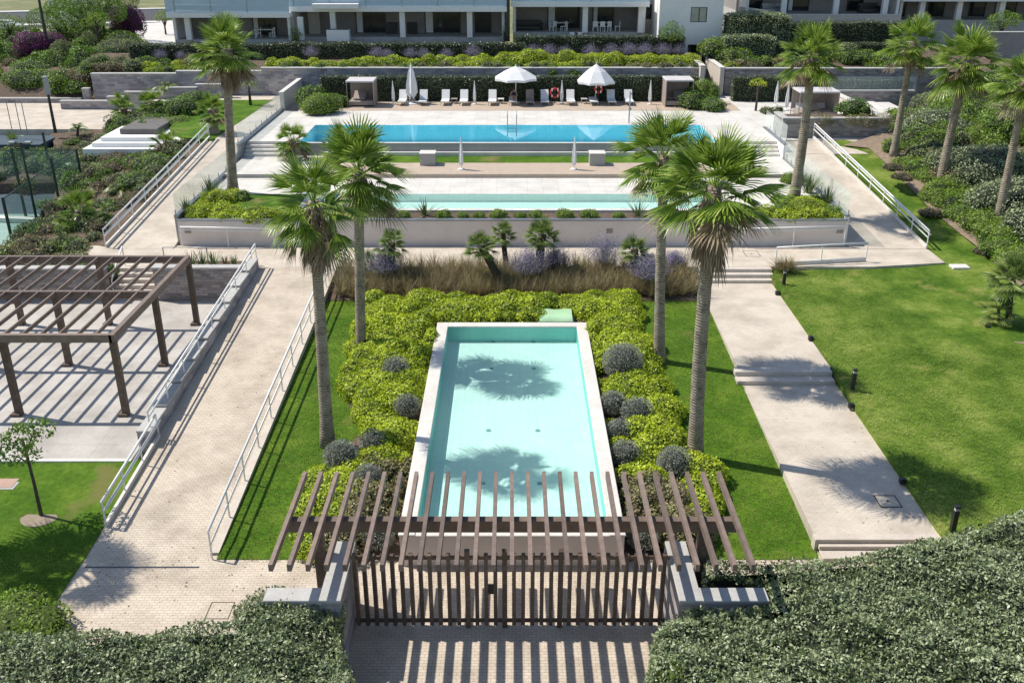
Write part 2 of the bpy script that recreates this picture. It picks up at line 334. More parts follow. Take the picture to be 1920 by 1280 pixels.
struct(g.build('ground', pm('dry_scrub_ground', (.22,.2,.09), (.15,.17,.06), .15, .95, .5, c3=(.33,.28,.16), sc2=1)))
flat('entrance_paving', -12.45, 24, 6, 22.9, 0, M['brick'])
struct(sheet('brick_ramp_path', [(22.9,-12.45,-8.85,0,0), (44.3,-12.45,-8.85,1.4,1.4)], M['brick'], .6))
struct(sheet('path_kerb', [(22.95,-8.848,-8.6,.06,.06), (44.3,-8.848,-8.6,1.46,1.46)], M['step'], .7))
for xa, xb in ((-8.6, -3.22), (3.22, 8.95)):
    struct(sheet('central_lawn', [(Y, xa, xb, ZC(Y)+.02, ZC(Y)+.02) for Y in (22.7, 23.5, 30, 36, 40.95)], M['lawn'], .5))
struct(sheet('grass_bed_soil', [(40.9,-8.59,8.94,.95,.95), (44.28,-8.59,8.94,1.33,1.33)], M['soil'], .4))
bed = [(690,556),(660,640),(652,690),(640,722),(648,760),(690,800),(645,845),(620,870),(575,920),(558,980),(572,1046),(740,1052),(1000,1054),(1180,1052),(1335,1040),(1350,960),(1345,890),(1290,868),(1272,790),(1246,710),(1218,640),(1195,600),(1200,556),(1100,540),(950,536),(800,540)]
bedw = [Gf(x, y, ZC) for x, y in bed]
def bedx(Y, side):   # outer edge of the planting bed at a given distance
    pts = [(x, y) for x, y, z in bedw[:12]] if side < 0 else [(x, y) for x, y, z in bedw[13:23]]
    pts = sorted((y, x) for x, y in pts); return float(np.interp(Y, [p[0] for p in pts], [p[1] for p in pts]))
YS = [22.62, 23.5, 24.3, 25.2, 26, 27, 28, 29, 30, 31, 32, 33, 34, 35, 36, 37, 37.94]
struct(sheet('shrub_bed_soil', [(Y, bedx(Y, -1), -3.24, ZC(Y)+.05, ZC(Y)+.05) for Y in YS], M['soil'], .2))
struct(sheet('shrub_bed_soil', [(Y, 3.24, bedx(Y, 1), ZC(Y)+.05, ZC(Y)+.05) for Y in YS], M['soil'], .2))
struct(sheet('shrub_bed_soil', [(Y, bedx(Y, -1), bedx(Y, 1), ZC(Y)+.05, ZC(Y)+.05) for Y in (37.95, 39, 40, 41.0)], M['soil'], .2))
# stepped path on the right
struct(sheet('upper_paved_path', [(33.9,8.95,12.6,.85,.85), (43.3,8.95,12.6,.92,.92)], M['brick2'], .9))
struct(sheet('lower_paved_path', [(23.3,8.95,12.62,.40,.40), (33.2,8.95,12.62,.50,.50)], M['brick2'], .7))
def stairs(name, x0, x1, ys, zs, mat, depth=1.2):
    """treads from front to back: ys has one more entry than zs"""
    mb = MB()
    for i, z in enumerate(zs): mb.bbox(x0, x1, ys[i], ys[-1]-.002*i, z-depth if i == 0 else zs[i-1]-.1, z, .012)
    return struct(mb.build(name, mat))
stairs('middle_path_steps', 8.75, 12.55, [33.05, 33.5, 33.95], [.67, .855], M['step'], .9)
stairs('lower_path_steps', 9.0, 14.2, [22.55, 22.95, 23.32], [.15, .28], M['step'], .9)
struct(MB().bbox(8.9, 12.66, 23.1, 23.4, -.2, .415, .012).build('path_edge_step', M['step']))
stairs('upper_path_steps', 9.2, 12.75, [43.25, 43.6, 43.95, 44.31], [1.07, 1.24, 1.395], M['step'], .9)
# walkway under the long wall
struct(MB().slab([(-22.6,44.3,1.4), (17.8,44.3,1.4), (21.6,44.9,1.4), (21.6,47.62,1.4), (-22.6,47.62,1.4)], 1.8).build('cross_walkway', M['brick2']))
# lawn right of the path
def ZL(Y):
    if Y < 22: return .42
    if Y < 44.5: return .42 + (Y-22)*.036
    if Y < 47: return 1.23 + (Y-44.5)*.05
    return 1.355 + (min(Y, 63)-47)*.148
curve = [(1580,277),(1628,282),(1662,312),(1700,352),(1745,398),(1792,438),(1850,482),(1884,520),(1925,552),(1990,600)]
cw = [Gf(x, y, ZL) for x, y in curve]
def xcurve(Y):
    pts = sorted([(y, x) for x, y, z in cw]); return float(np.interp(Y, [p[0] for p in pts], [p[1] for p in pts]))
rows = []
for Y in [20, 24, 28, 32, 35, 38, 40, 42, 44.4]: rows.append((Y, 12.62, max(xcurve(Y)+.5, 45 if Y < 37 else 0), ZL(Y)+.0, ZL(Y)+.15))
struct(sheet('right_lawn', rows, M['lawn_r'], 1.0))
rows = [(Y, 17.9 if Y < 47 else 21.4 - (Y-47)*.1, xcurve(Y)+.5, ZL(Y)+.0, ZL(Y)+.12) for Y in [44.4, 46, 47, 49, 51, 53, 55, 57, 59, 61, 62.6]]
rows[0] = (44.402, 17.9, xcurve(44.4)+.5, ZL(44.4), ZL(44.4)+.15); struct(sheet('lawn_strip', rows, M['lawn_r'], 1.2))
# bed to the right of the lawn, rising
mb = MB(); top = []; n = len(cw)
cw2 = [(x, y, z+.16) for x, y, z in cw]
mid = [(x+7, y+3.5, z+1.3) for x, y, z in cw]; far = [(x+30, y+12, z+4.2) for x, y, z in cw]
mb.add(cw2+mid+far, [(i, i+n, i+n+1, i+1) for i in range(n-1)]+[(i+n, i+2*n, i+2*n+1, i+n+1) for i in range(n-1)])
struct(mb.build('right_bed_soil', M['soil2']))
# sloping side paths
struct(sheet('right_sloping_path', [(47.0,17.6,21.62,1.42,1.42), (63.0,17.6,20.0,3.8,3.8)], M['brick2'], 2))
struct(sheet('left_sloping_path', [(47.0,-21.2,-17.62,1.41,1.41), (63.0,-20.0,-17.62,3.8,3.8), (78,-20.0,-17.62,3.81,3.81)], M['brick2'], 3))
flat('path_landing', -29, -17.6, 77.2, 79.9, 3.812, M['brick2'], 2)
# left lawns and patio
struct(sheet('left_lawn', [(16,-34,-12.45,.03,.03), (22.9,-34,-12.45,.03,.03), (27.8,-34,-12.45,.18,.3)], M['lawn'], .5))
flat('patio_paving', -34, -12.9, 27.84, 42.5, .3, M['patio'], 1)
flat('patio_edge', -34, -12.88, 27.66, 27.838, .33, M['capw'], .7)
struct(MB().slab([Gf(x, y, lambda Y: 3.83) for x, y in [(398,262),(345,258),(318,240),(345,205),(400,188),(512,187)]], .5).build('pool_side_lawn', M['lawn']))
# land left of the paths, falling to the courts
def land(name, pts, mat, depth=3.0): return struct(MB().slab([G3(*p) for p in pts], depth).build(name, mat))
struct(sheet('left_slope_soil', [(43.2,-36,-19.3,.75,1.25), (47,-27.2,-21.1,.9,1.36), (55,-28.0,-20.7,.9,2.5), (62.9,-30,-20.05,1.6,3.7), (70,-34,-20.05,2.7,3.79), (77,-30,-20.05,2.9,3.79)], M['soil'], 3))
flat('sports_court', -60, -26.9, 40, 56.4, .55, M['court'], 1)
flat('sports_court_floor', -60, -27.3, 56.4, 61.2, .55, M['court_d'], 1)
struct(sheet('court_side_soil', [(61.2,-60,-24,.7,1.4), (66.5,-60,-24,2.2,2.3)], M['soil'], 2))
flat('upper_court', -70, -33.2, 66.6, 70.0, 2.6, M['court_d'], 2)
flat('upper_plaza', -70, -24, 70.0, 84.5, 3.0, M['brick2'], 3)
# court kerb
mb = MB(); a = G3(100, 428, .75); b = G3(-10, 492, .75); mb.beam(a, b, .35, .5); struct(mb.build('court_kerb', M['capw']))
mb = MB(); a = G3(-60, 349, .8); b = G3(215, 357, .8); mb.beam(a, b, .3, .6); struct(mb.build('court_back_kerb', M['capw']))
mb = MB(); a = G3(-60, 408, .7); b = G3(104, 414, .7); mb.beam(a, b, .5, .25); struct(mb.build('court_line', M['capw']))
# ---------------- pool terraces ----------------
XL, XR = -17.4, 17.4
LP = (-10.8, 10.8, 49.75, 52.7)      # lower pool
UP = (-13.9, 13.3, 61.75, 67.5)      # upper pool
z1, z2, z3 = 2.8, 3.02, 3.8
def around(name, x0, x1, y0, y1, hole, z, mat, depth, over=.0):
    hx0, hx1, hy0, hy1 = hole; mb = MB()
    for a in ((x0, x1, y0, hy0), (x0, x1, hy1, y1), (x0, hx0, hy0, hy1), (hx1, x1, hy0, hy1)): mb.box(a[0], a[1], a[2], a[3], z-depth, z)
    return mb.build(name, mat)
struct(around('lower_terrace', XL+.05, XR-.05, 49.4, 56.4, LP, z1, M['tiles'], 1.6))
struct(sheet('terrace_planter_soil', [(47.8, XL+.05, XR-.05, 2.68, 2.68), (49.4, XL+.05, XR-.05, 2.68, 2.68)], M['soil'], 1.3))
flat('terrace_lawn', -15.2, -11.6, 50.0, 52.6, 2.83, M['lawn'], .1)
flat('middle_terrace_left', XL+.05, -12.2, 56.4, 61.3, z2, M['tiles'], 1.8)
flat('middle_terrace_right', 12.2, XR-.05, 56.4, 61.3, z2, M['tiles'], 1.8)
flat('middle_deck', -12.2, 12.2, 56.4, 59.35, z2+.003, M['deck'], 1.8)
flat('middle_grass_strip', -12.2, 12.2, 59.35, 61.2, z2+.01, M['lawn'], 1.8)
struct(MB().bbox(-12.2, 12.2, 61.2, 61.5, 1.5, 3.28, .02).build('pool_ledge', M['capw']))
struct(MB().box(UP[0]-.25, UP[1]+.25, 61.5, UP[2], 1.5, z3-.02).build('pool_front_wall', M['metal'] if 0 else pm('grey_pool_wall', (.40,.39,.38), (.35,.34,.33), 1, .7)))
mb = MB(); mb.box(UP[0]-.2, UP[1]+.2, 61.52, UP[2], z3-.018, z3+.012); struct(mb.build('pool_overflow_edge', M['capw']))
mb = MB()
for a in ((XL+.05, XR-.05, UP[3], 73), (XL+.05, UP[0], 62.4, UP[3]), (UP[1], XR-.05, 62.4, UP[3])): mb.box(a[0], a[1], a[2], a[3], 1, z3)
struct(mb.build('upper_terrace', M['tiles']))
for nm, xa, xb in (('left_terrace_steps', XL+.05, UP[0]-.25), ('right_terrace_steps', UP[1]+.25, XR-.05)):
    stairs(nm, xa, xb, [61.1, 61.43, 61.76, 62.09, 62.42], [3.21, 3.4, 3.6, 3.799], M['capw'], 1.5)
flat('upper_deck', XL+.05, 17.3, 73.0, 77.0, z3+.02, M['deck'], 2)
mb = MB().slab([(17.4,62.4,z3-.01),(26,63.2,z3-.01),(30,70,z3-.01),(30,88,z3-.01),(14.5,88,z3-.01),(14.5,77,z3-.01),(17.4,77,z3-.01)], 3); struct(mb.build('plaza_paving', M['tiles']))
struct(MB().slab([(17.5,60.2,3.4),(26,60.2,3.4),(26,63.19,3.79),(17.5,63.19,3.79)], 2).build('path_head_paving', M['brick2']))
def pool(nm, rect, zt, depth, tile, water, wl, label, wall=None):
    x0, x1, y0, y1 = rect; t = thing(nm, label, 'pool', ((x0+x1)/2, y0, zt-depth))
    L = t.location
    mb = MB(); e = .001
    mb.add([(x0+e-L[0],e,0),(x1-e-L[0],e,0),(x1-e-L[0],y1-y0-e,0),(x0+e-L[0],y1-y0-e,0)], [(0,1,2,3)]); mb.build('pool_floor', tile, t)
    mb = MB(); a = [(x0+e-L[0],e),(x1-e-L[0],e),(x1-e-L[0],y1-y0-e),(x0+e-L[0],y1-y0-e)]; h = depth-.004
    for i in range(4):
        p, q = a[i], a[(i+1) % 4]; mb.add([(*p,0),(*q,0),(*q,h),(*p,h)], [(3,2,1,0)])
    mb.build('pool_wall', wall or tile, t)
    mb = MB(); mb.add([(x0+e-L[0],e,depth-wl),(x1-e-L[0],e,depth-wl),(x1-e-L[0],y1-y0-e,depth-wl),(x0+e-L[0],y1-y0-e,depth-wl)], [(0,1,2,3)]); wa = mb.build('water', water, t)
    return t
lowp = pool('shallow_pool', LP, z1, .45, M['tile_s'], M['water_s'], .05, 'long shallow pale turquoise pool on the lower white terrace')
upp = pool('swimming_pool', UP, z3, 1.15, M['tile_u'], M['water_u'], .02, 'long deep turquoise swimming pool with overflow edge below the loungers')
# the raised garden pool
PX, PY0, PY1, PZ = 3.2, 22.4, 37.9, 1.1
t = thing('reflecting_pool', 'raised rectangular garden pool with white rim and palm shadows, just behind the gate', 'pool', (0, PY0, 0))
mb = MB()
for x0, x1, y0, y1, z in ((-PX,-2.76,PY0,PY1,PZ), (2.78,PX,PY0,PY1,PZ), (-2.76,2.78,37.5,PY1,PZ), (-2.76,2.78,PY0,PY0+.16,PZ-.03)): mb.box(x0, x1, y0-PY0, y1-PY0, 0, z-.06)
mb.build('basin_wall', M['render'], t)
mb = MB()
for x0, x1, y0, y1, z in ((-PX-.03,-2.75,PY0-.03,PY1+.03,PZ), (2.77,PX+.03,PY0-.03,PY1+.03,PZ), (-2.748,2.768,37.49,PY1+.03,PZ), (-2.748,2.768,PY0-.03,PY0+.17,PZ-.028)): mb.bbox(x0, x1, y0-PY0, y1-PY0, z-.059, z, .015)
mb.build('rim', M['capw'], t)
mb = MB(); mb.add([(-2.758,.162,.38),(2.778,.162,.38),(2.778,15.098,.38),(-2.758,15.098,.38)], [(0,1,2,3)]); mb.build('pool_floor', M['tile_s'], t)
mb = MB(); a = [(-2.757,.163),(2.777,.163),(2.777,15.097),(-2.757,15.097)]
for i in range(4):
    p, q = a[i], a[(i+1) % 4]; mb.add([(*p,.38),(*q,.38),(*q,1.03),(*p,1.03)], [(3,2,1,0)])
mb.build('pool_wall', M['tile_w'], t)
mb = MB(); mb.add([(-2.758,.162,1.02),(2.778,.162,1.02),(2.778,15.098,1.02),(-2.758,15.098,1.02)], [(0,1,2,3)]); mb.build('water', M['water_s'], t)
drain = None
for i, (px, py) in enumerate([(925,640),(1000,640),(921,690),(1001,690),(916,806),(1008,806),(905,905),(1012,905)]):
    x, y = G(px, py, .4); d = MB().cyl((x, y-PY0, .381), (x, y-PY0, .40), .09, n=14).build('floor_inlet', pm('inlet_grey', (.3,.42,.42)) if i == 0 else drain, t); drain = d.data.materials[0]
# ---------------- walls ----------------
def wall(name, boxes, mat, cap, label, capmat=None, over=.04, ch=.09, cat='wall'):
    b0 = boxes[0]; loc = ((b0[0]+b0[1])/2, (b0[2]+b0[3])/2, b0[4]); t = thing(name, label, cat, loc)
    mb = MB(); mc = MB()
    for x0, x1, y0, y1, za, zb in boxes:
        x0 -= loc[0]; x1 -= loc[0]; y0 -= loc[1]; y1 -= loc[1]; za -= loc[2]; zb -= loc[2]
        mb.box(x0, x1, y0, y1, za, zb-ch-.001); mc.bbox(x0-over, x1+over, y0-over, y1+over, zb-ch, zb, .012)
    mb.build('wall_body', mat, t); mc.build('coping', capmat or M['cap'], t); return t
t = wall('retaining_wall', [(XL, XR, 47.62, 47.8, .8, 2.82)], M['render'], 1, 'long plain beige retaining wall with a bluish metal cap under the lower pool terrace', M['metal'], .05, .07)
lt = None
for px in (735, 1143, 1575, 352):
    x, z = W(px, 433, 47.6); y = -.13
    m2 = MB().box(x-.16, x+.16, y, y+.04, z-.12-.8, z+.10-.8); m2.box(x-.12, x+.12, y-.012, y, z-.1-.8, z-.02-.8); m2.build('recessed_lamp', M['taupe'], t)
wall('stone_planter_wall', [(-17.05, -12.9, 42.5, 42.9, 0, 2.0)], M['stone'], 1, 'grey stone planter wall at the back of the pergola patio, right of the stairs')
wall('stone_patio_wall', [(-36, -19.35, 42.5, 42.9, 0, 1.95)], M['stone'], 1, 'grey stone wall at the back of the pergola patio, left of the stairs')
stairs('patio_stairs', -19.3, -17.1, [42.6, 42.9, 43.2, 43.5, 43.8, 44.1, 44.31], [.46, .64, .83, 1.02, 1.21, 1.398], M['step'], .5)
flat('planter_soil', -17.05, -12.9, 42.9, 44.3, 1.7, M['soil'], 1.4)
# stepped low block wall beside the ramp
bx = []; n = 9
for i in range(n):
    a = 28.6 + i*(44.2-28.6)/n; b = 28.6 + (i+1)*(44.2-28.6)/n
    bx.append((-12.92, -12.46, a+.01, b-.01, -.1, ZR(b)+.48))
wall('stepped_block_wall', bx, M['stone_l'], 1, 'stepped low grey block wall between the brick ramp and the pergola patio', M['cap'], .02, .07)
# gate piers
for sx, lab in ((-1, 'L-shaped white stone pier wall left of the slatted gate'), (1, 'L-shaped white stone pier wall right of the slatted gate')):
    x0, x1 = (-4.66, -4.12) if sx < 0 else (4.03, 4.58); xa, xb = (-6.0, -4.66) if sx < 0 else (4.58, 6.2)
    wall('gate_pier', [(x0, x1, 18.35, 20.75, -.1, 2.06), (xa+.0, xb, 18.35, 18.85, -.1, 2.055)], M['stone_l'], 1, lab, M['cap'], .0 , .07)
# upper stone walls
def wx(px, py, Y): return W(px, py, Y)
x0 = W(170, 140, 80)[0]; x1 = W(1324, 130, 80)[0]; xs_ = W(600, 130, 80)[0]
wall('long_stone_wall', [(x0, x0+7, 80.0, 80.5, 2.5, 5.55), (x0+7, x0+14, 80.0, 80.5, 2.5, 5.75), (x0+14, x1, 80.0, 80.5, 2.5, 6.0)], M['stone_l'], 1, 'long tall grey stone retaining wall behind the hedge and above the small palms')
a = W(115, 205, 78)[0]; b = W(330, 205, 78)[0]; c = W(400, 190, 78)[0]
wall('stepped_stone_wall', [(a, W(140,0,78)[0]+1.2, 78, 78.4, 2.4, W(120,189,78)[1]), (W(140,0,78)[0]+1.2, W(205,0,78)[0], 78, 78.4, 2.4, W(180,181,78)[1]), (W(205,0,78)[0], W(292,0,78)[0], 78, 78.4, 2.4, W(240,172,78)[1]), (W(292,0,78)[0], W(345,0,78)[0], 78, 78.4, 2.4, W(320,164,78)[1])], M['stone_l'], 1, 'stepped grey stone wall beside the pale upper plaza, below the long wall')
wall('low_stone_wall', [(-62, W(117,0,81)[0], 81, 81.4, 2.4, W(50,184,81)[1])], M['stone_l'], 1, 'low grey stone wall running off the left edge behind the upper plaza')
wall('small_stone_wall', [(W(125,0,79.4)[0], x0-.05, 79.2, 79.6, 3, W(150,165,79.4)[1])], M['stone_l'], 1, 'short low grey stone wall at the left foot of the long stone wall')
wall('wall_return', [(W(345,0,78.6)[0], W(412,0,78.6)[0], 78.6, 79.0, 2.8, W(370,158,78.6)[1])], M['stone_l'], 1, 'short stone wall segment behind the tall left palm crown')
wall('garden_stone_wall', [(W(1372,0,80)[0], W(1800,0,80)[0], 80.0, 80.5, 3.0, W(1450,128,80)[1])], M['stone'], 1, 'grey stone wall right of the narrow passage, above the box hedge')
wall('passage_wall', [(W(1325,0,79)[0], W(1325,0,79)[0]+.35, 79.2, 90, 3.0, 6.3)], M['cream'], 1, 'cream rendered wall lining the left side of the narrow passage', M['capw'])
wall('passage_side_wall', [(W(1372,0,80)[0]-.5, W(1372,0,80)[0]-.15, 79.6, 90, 3.0, 6.1)], M['cream'], 1, 'cream rendered wall lining the right side of the narrow passage', M['capw'])
wall('stone_planter_box', [(17.9, 24.9, 63.2, 63.55, 3.0, W(1560,221,63.2)[1]), (17.9, 18.25, 63.55, 65.5, 3.0, W(1560,221,63.2)[1]-.003), (24.55, 24.9, 63.55, 65.5, 3.0, W(1560,221,63.2)[1]-.003)], M['stone'], 1, 'grey stone planter block with trailing plants at the head of the right path')
flat('planter_box_soil', 18.25, 24.55, 63.55, 66, 4.85, M['soil'], 1)
def slantwall(name, p, q, w_, zb, mat, label):   # wall with a sloping top from p to q
    t = thing(name, label, 'wall', (p[0], p[1], zb)); P = [Vector(p), Vector(q)]; d = (P[1]-P[0]); s = Vector((-d.y, d.x, 0)).normalized()*w_/2
    a = [P[0]-s, P[0]+s, P[1]+s, P[1]-s]; L = Vector((p[0], p[1], zb))
    vs = [Vector((v.x, v.y, zb))-L for v in a][::-1] + [v-L for v in a][::-1]
    mb = MB(); mb.hexa([vs[0], vs[1], vs[2], vs[3], vs[4], vs[5], vs[6], vs[7]]); mb.build('wall_body', mat, t)
    s2 = s*1.25; a = [P[0]-s2, P[0]+s2, P[1]+s2, P[1]-s2]; u = Vector((0,0,.08))
    vs = [v-L+Vector((0,0,.002)) for v in a][::-1] + [v-L+u for v in a][::-1]; mb = MB(); mb.hexa(vs); mb.build('coping', M['capw'], t); return t
slantwall('sloping_white_wall', (*W(1560,172,76)[:1], 76, W(1560,172,76)[1]), (W(1665,222,66)[0], 66, W(1665,222,66)[1]), .4, 3, M['cream'], 'cream sloping garden wall with slots behind the right cabana')
slantwall('white_ramp_wall', (W(1632,192,73)[0], 73, W(1632,192,73)[1]), (W(1702,248,64)[0], 64, W(1702,248,64)[1]), .4, 2.5, M['capw'], 'smooth white sloping wall between the stone planter and the variegated bushes')
wall('terrace_stone_wall', [(W(1565,0,77)[0], W(1745,0,77)[0], 77, 77.4, 3, W(1650,170,77)[1])], M['stone'], 1, 'grey stone wall under the glass fence behind the right cabana')
wall('bed_wall', [(W(1625,0,82)[0], W(1765,0,82)[0], 82, 82.4, 4, W(1690,139,82)[1])], M['stone_l'], 1, 'pale low planter wall under the bright green bed at upper right', M['capw'])
wall('concrete_wall', [(W(1870,0,84)[0], W(1870,0,84)[0]+14, 84, 84.4, 3, W(1890,60,84)[1])], pm('lilac_grey_concrete', (.36,.33,.33), (.3,.28,.28), .6, .9), 1, 'tall plain grey concrete wall at the right edge behind the palms')
wall('cream_boundary_wall', [(W(1850,0,70)[0], W(1850,0,70)[0]+16, 70, 70.3, 2, W(1880,268,70)[1])], M['cream'], 1, 'low cream wall behind the rightmost palm trunk', M['capw'])
wall('pool_corner_wall', [(-17.55, -17.25, 73.0, 80, 3, 5.2)], M['capw'], 1, 'white wall at the far left corner of the pool terrace', M['capw'])
wall('terrace_side_wall', [(XL-.18, XL+.04, 47.8, 60.5, .6, 3.0), (XL-.18, XL+.04, 60.5, 73, .6, 3.98)], M['metal'], 1, 'low metal-capped kerb wall under the left glass fence', M['metal'], .02)
wall('terrace_kerb_wall', [(XR-.04, XR+.18, 47.8, 60.5, .6, 3.0), (XR-.04, XR+.18, 60.5, 66, .6, 3.98)], M['white'], 1, 'low white kerb wall under the right glass fence', M['metal'], .02)
# ---------------- vegetation builders ----------------
def ell_points(ells, dens, seed=0, wobs=2.5, amp=.12, low=-.15):
    """points and normals spread over the outside of several ellipsoids (cx,cy,cz,rx,ry,rz)"""
    P = []; Nn = []
    for i, (cx, cy, cz, rx, ry, rz) in enumerate(ells):
        n = int(dens*2*math.pi*((rx*ry)+(rx+ry)/2*rz)/2*1.25)
        d = nrm(rng.normal(size=(n,3))); d = d[d[:,2] > low]
        k = 1 + amp*wob(d*[rx,ry,rz]+[cx,cy,cz], wobs, seed) + rng.uniform(-.08,.05,len(d))
        p = d*[rx,ry,rz]*k[:,None]+[cx,cy,cz]; q = nrm(d/np.array([rx,ry,rz]))
        keep = np.ones(len(p), bool)
        for j, e in enumerate(ells):
            if j != i and abs(e[0]-cx) < e[3]+rx and abs(e[1]-cy) < e[4]+ry:
                keep &= ((((p-[e[0],e[1],e[2]])/[e[3],e[4],e[5]])**2).sum(1) > .80)
        P.append(p[keep]); Nn.append(q[keep])
    return np.concatenate(P), np.concatenate(Nn)
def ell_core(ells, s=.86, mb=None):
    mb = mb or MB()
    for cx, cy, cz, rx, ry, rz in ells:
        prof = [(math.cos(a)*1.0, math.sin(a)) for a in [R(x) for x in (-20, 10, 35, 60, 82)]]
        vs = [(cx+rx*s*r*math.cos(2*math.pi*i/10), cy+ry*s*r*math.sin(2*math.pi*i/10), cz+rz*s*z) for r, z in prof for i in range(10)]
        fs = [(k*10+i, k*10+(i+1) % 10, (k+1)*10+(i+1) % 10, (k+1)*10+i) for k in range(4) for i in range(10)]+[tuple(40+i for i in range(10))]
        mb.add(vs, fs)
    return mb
def bush(name, label, cat, loc, r, h, mat, core, size=.09, dens=260, seed=0, lobes=5, group=None, ry=None):
    """an uneven shrub made of overlapping leafy lobes round a dark twiggy inside"""
    g = random.Random(seed); ry = ry or r; t = thing(name, label, cat, loc, 0, group)
    ells = [(0, 0, h*.35, r*.72, ry*.72, h*.62)]
    for i in range(lobes):
        a = 2*math.pi*(i+g.random()*.6)/lobes; k = g.uniform(.42, .62)
        ells.append((math.cos(a)*r*.5, math.sin(a)*ry*.5, h*g.uniform(.2,.42), r*k, ry*k, h*g.uniform(.4,.6)))
    P, N = ell_points(ells, dens, seed, 2.2/max(r,.4), .1, -.35)
    P[:,2] = np.maximum(P[:,2], .02)
    leaves('foliage', P, N, size, mat, t)
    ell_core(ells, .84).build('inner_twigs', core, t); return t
def inpoly(px, py, poly):
    ins = np.zeros(len(px), bool); n = len(poly)
    for i in range(n):
        x0, y0 = poly[i]; x1, y1 = poly[(i+1) % n]
        if y0 == y1: continue
        c = ((y0 > py) != (y1 > py)) & (px < (x1-x0)*(py-y0)/(y1-y0)+x0); ins ^= c
    return ins
def edist(px, py, poly):
    d = np.full(len(px), 1e9); n = len(poly)
    for i in range(n):
        a = np.array(poly[i]); b = np.array(poly[(i+1) % n]); ab = b-a; L = (ab**2).sum()
        t = np.clip(((px-a[0])*ab[0]+(py-a[1])*ab[1])/L, 0, 1)
        d = np.minimum(d, np.hypot(px-a[0]-t*ab[0], py-a[1]-t*ab[1]))
    return d
def hedge(name, label, poly, z0, z1, mat, core, size=.1, dens=250, rough=.1, rnd=.3, wobs=1.2, seed=0, cat='hedge', asp=.5, group=None, jit=.5, slope=None):
    """clipped or loose hedge over a ground outline; z1 may be a function of x,y arrays"""
    xs = [p[0] for p in poly]; ys = [p[1] for p in poly]; x0, x1, y0, y1 = min(xs), max(xs), min(ys), max(ys)
    zt = (lambda x, y: z1+0*x) if not callable(z1) else z1
    n = int((x1-x0)*(y1-y0)*dens); px = rng.uniform(x0, x1, n); py = rng.uniform(y0, y1, n); k = inpoly(px, py, poly); px = px[k]; py = py[k]
    e = edist(px, py, poly); q = np.clip(1-e/rnd, 0, 1)
    W3 = np.stack([px, py, 0*px], 1)
    pz = zt(px, py) - rnd*(1-np.sqrt(np.maximum(1-q*q, 0))) + rough*wob(W3, wobs, seed) + rough*.5*wob(W3, wobs*3.1, seed+1) + rng.uniform(-.6,.25,len(px))*size*1.2
    P = [np.stack([px, py, pz], 1)]; N = [nrm(np.stack([0*px, 0*px, 1+0*px], 1)+rough*1.5*rng.normal(size=(len(px),3)))]
    m = len(poly)
    ar = sum(poly[i][0]*poly[(i+1) % m][1]-poly[(i+1) % m][0]*poly[i][1] for i in range(m)); sg = 1 if ar > 0 else -1
    for i in range(m):
        a = np.array(poly[i]); b = np.array(poly[(i+1) % m]); L = np.hypot(*(b-a)); mz = float(np.mean(zt(np.array([a[0], b[0]]), np.array([a[1], b[1]]))))
        c = int(L*(mz-z0)*dens)
        if c < 1: continue
        t = rng.uniform(0, 1, c); nn = np.array([(b-a)[1], -(b-a)[0]])/L*sg
        x = a[0]+(b-a)[0]*t; y = a[1]+(b-a)[1]*t; zz = z0+(zt(x, y)-rnd*.4-z0)*rng.uniform(0, 1, c)
        off = rough*wob(np.stack([x, y, zz], 1), wobs*1.3, seed+3)+rng.uniform(-.8,.2,c)*size
        P.append(np.stack([x+nn[0]*off, y+nn[1]*off, zz], 1)); N.append(np.tile([nn[0], nn[1], .35], (c,1)))
    P = np.concatenate(P); N = np.concatenate(N); cx, cy = float(np.mean(xs)), float(np.mean(ys)); loc = (cx, cy, z0)
    t = thing(name, label, cat, loc, 0, group)
    leaves('foliage', P-np.array(loc), N, size, mat, t, asp, .45, jit)
    # dark interior: a bumpy grid kept under the leaves
    st_ = max(.35, (x1-x0+y1-y0)/90); gx = np.arange(x0-st_, x1+st_, st_); gy = np.arange(y0-st_, y1+st_, st_)
    XX, YY = np.meshgrid(gx, gy); fx = XX.ravel(); fy = YY.ravel(); ins = inpoly(fx, fy, poly); ee = edist(fx, fy, poly)
    W3 = np.stack([fx, fy, 0*fx], 1); q = np.clip(1-ee/rnd, 0, 1)
    h = zt(fx, fy)-rnd*(1-np.sqrt(np.maximum(1-q*q, 0)))+rough*wob(W3, wobs, seed)-size*.9-.05
    ok = ins & (ee > size*.7+rough*.6)
    vs = []; fs = []; idx = {}
    nxg = len(gx)
    def vid(i):
        if i not in idx: idx[i] = len(vs); vs.append((fx[i]-cx, fy[i]-cy, h[i]-z0))
        return idx[i]
    for r_ in range(len(gy)-1):
        for c_ in range(nxg-1):
            i = r_*nxg+c_
            if ok[i] and ok[i+1] and ok[i+nxg] and ok[i+nxg+1]: fs.append((vid(i), vid(i+1), vid(i+nxg+1), vid(i+nxg)))
    mb = MB(); mb.add(vs, fs)
    # inner side faces
    ins_ = [(p[0]-cx, p[1]-cy) for p in poly]; sh = []
    for i in range(m):
        p0, p1, p2 = Vector(ins_[i-1]), Vector(ins_[i]), Vector(ins_[(i+1) % m]); n1 = (p1-p0).normalized(); n2 = (p2-p1).normalized()
        nn = Vector((-(n1.y+n2.y), n1.x+n2.x)); nn = nn.normalized()*sg if nn.length > 1e-6 else Vector((0,0)); sh.append(p1+nn*(size*.8+rough*.7))
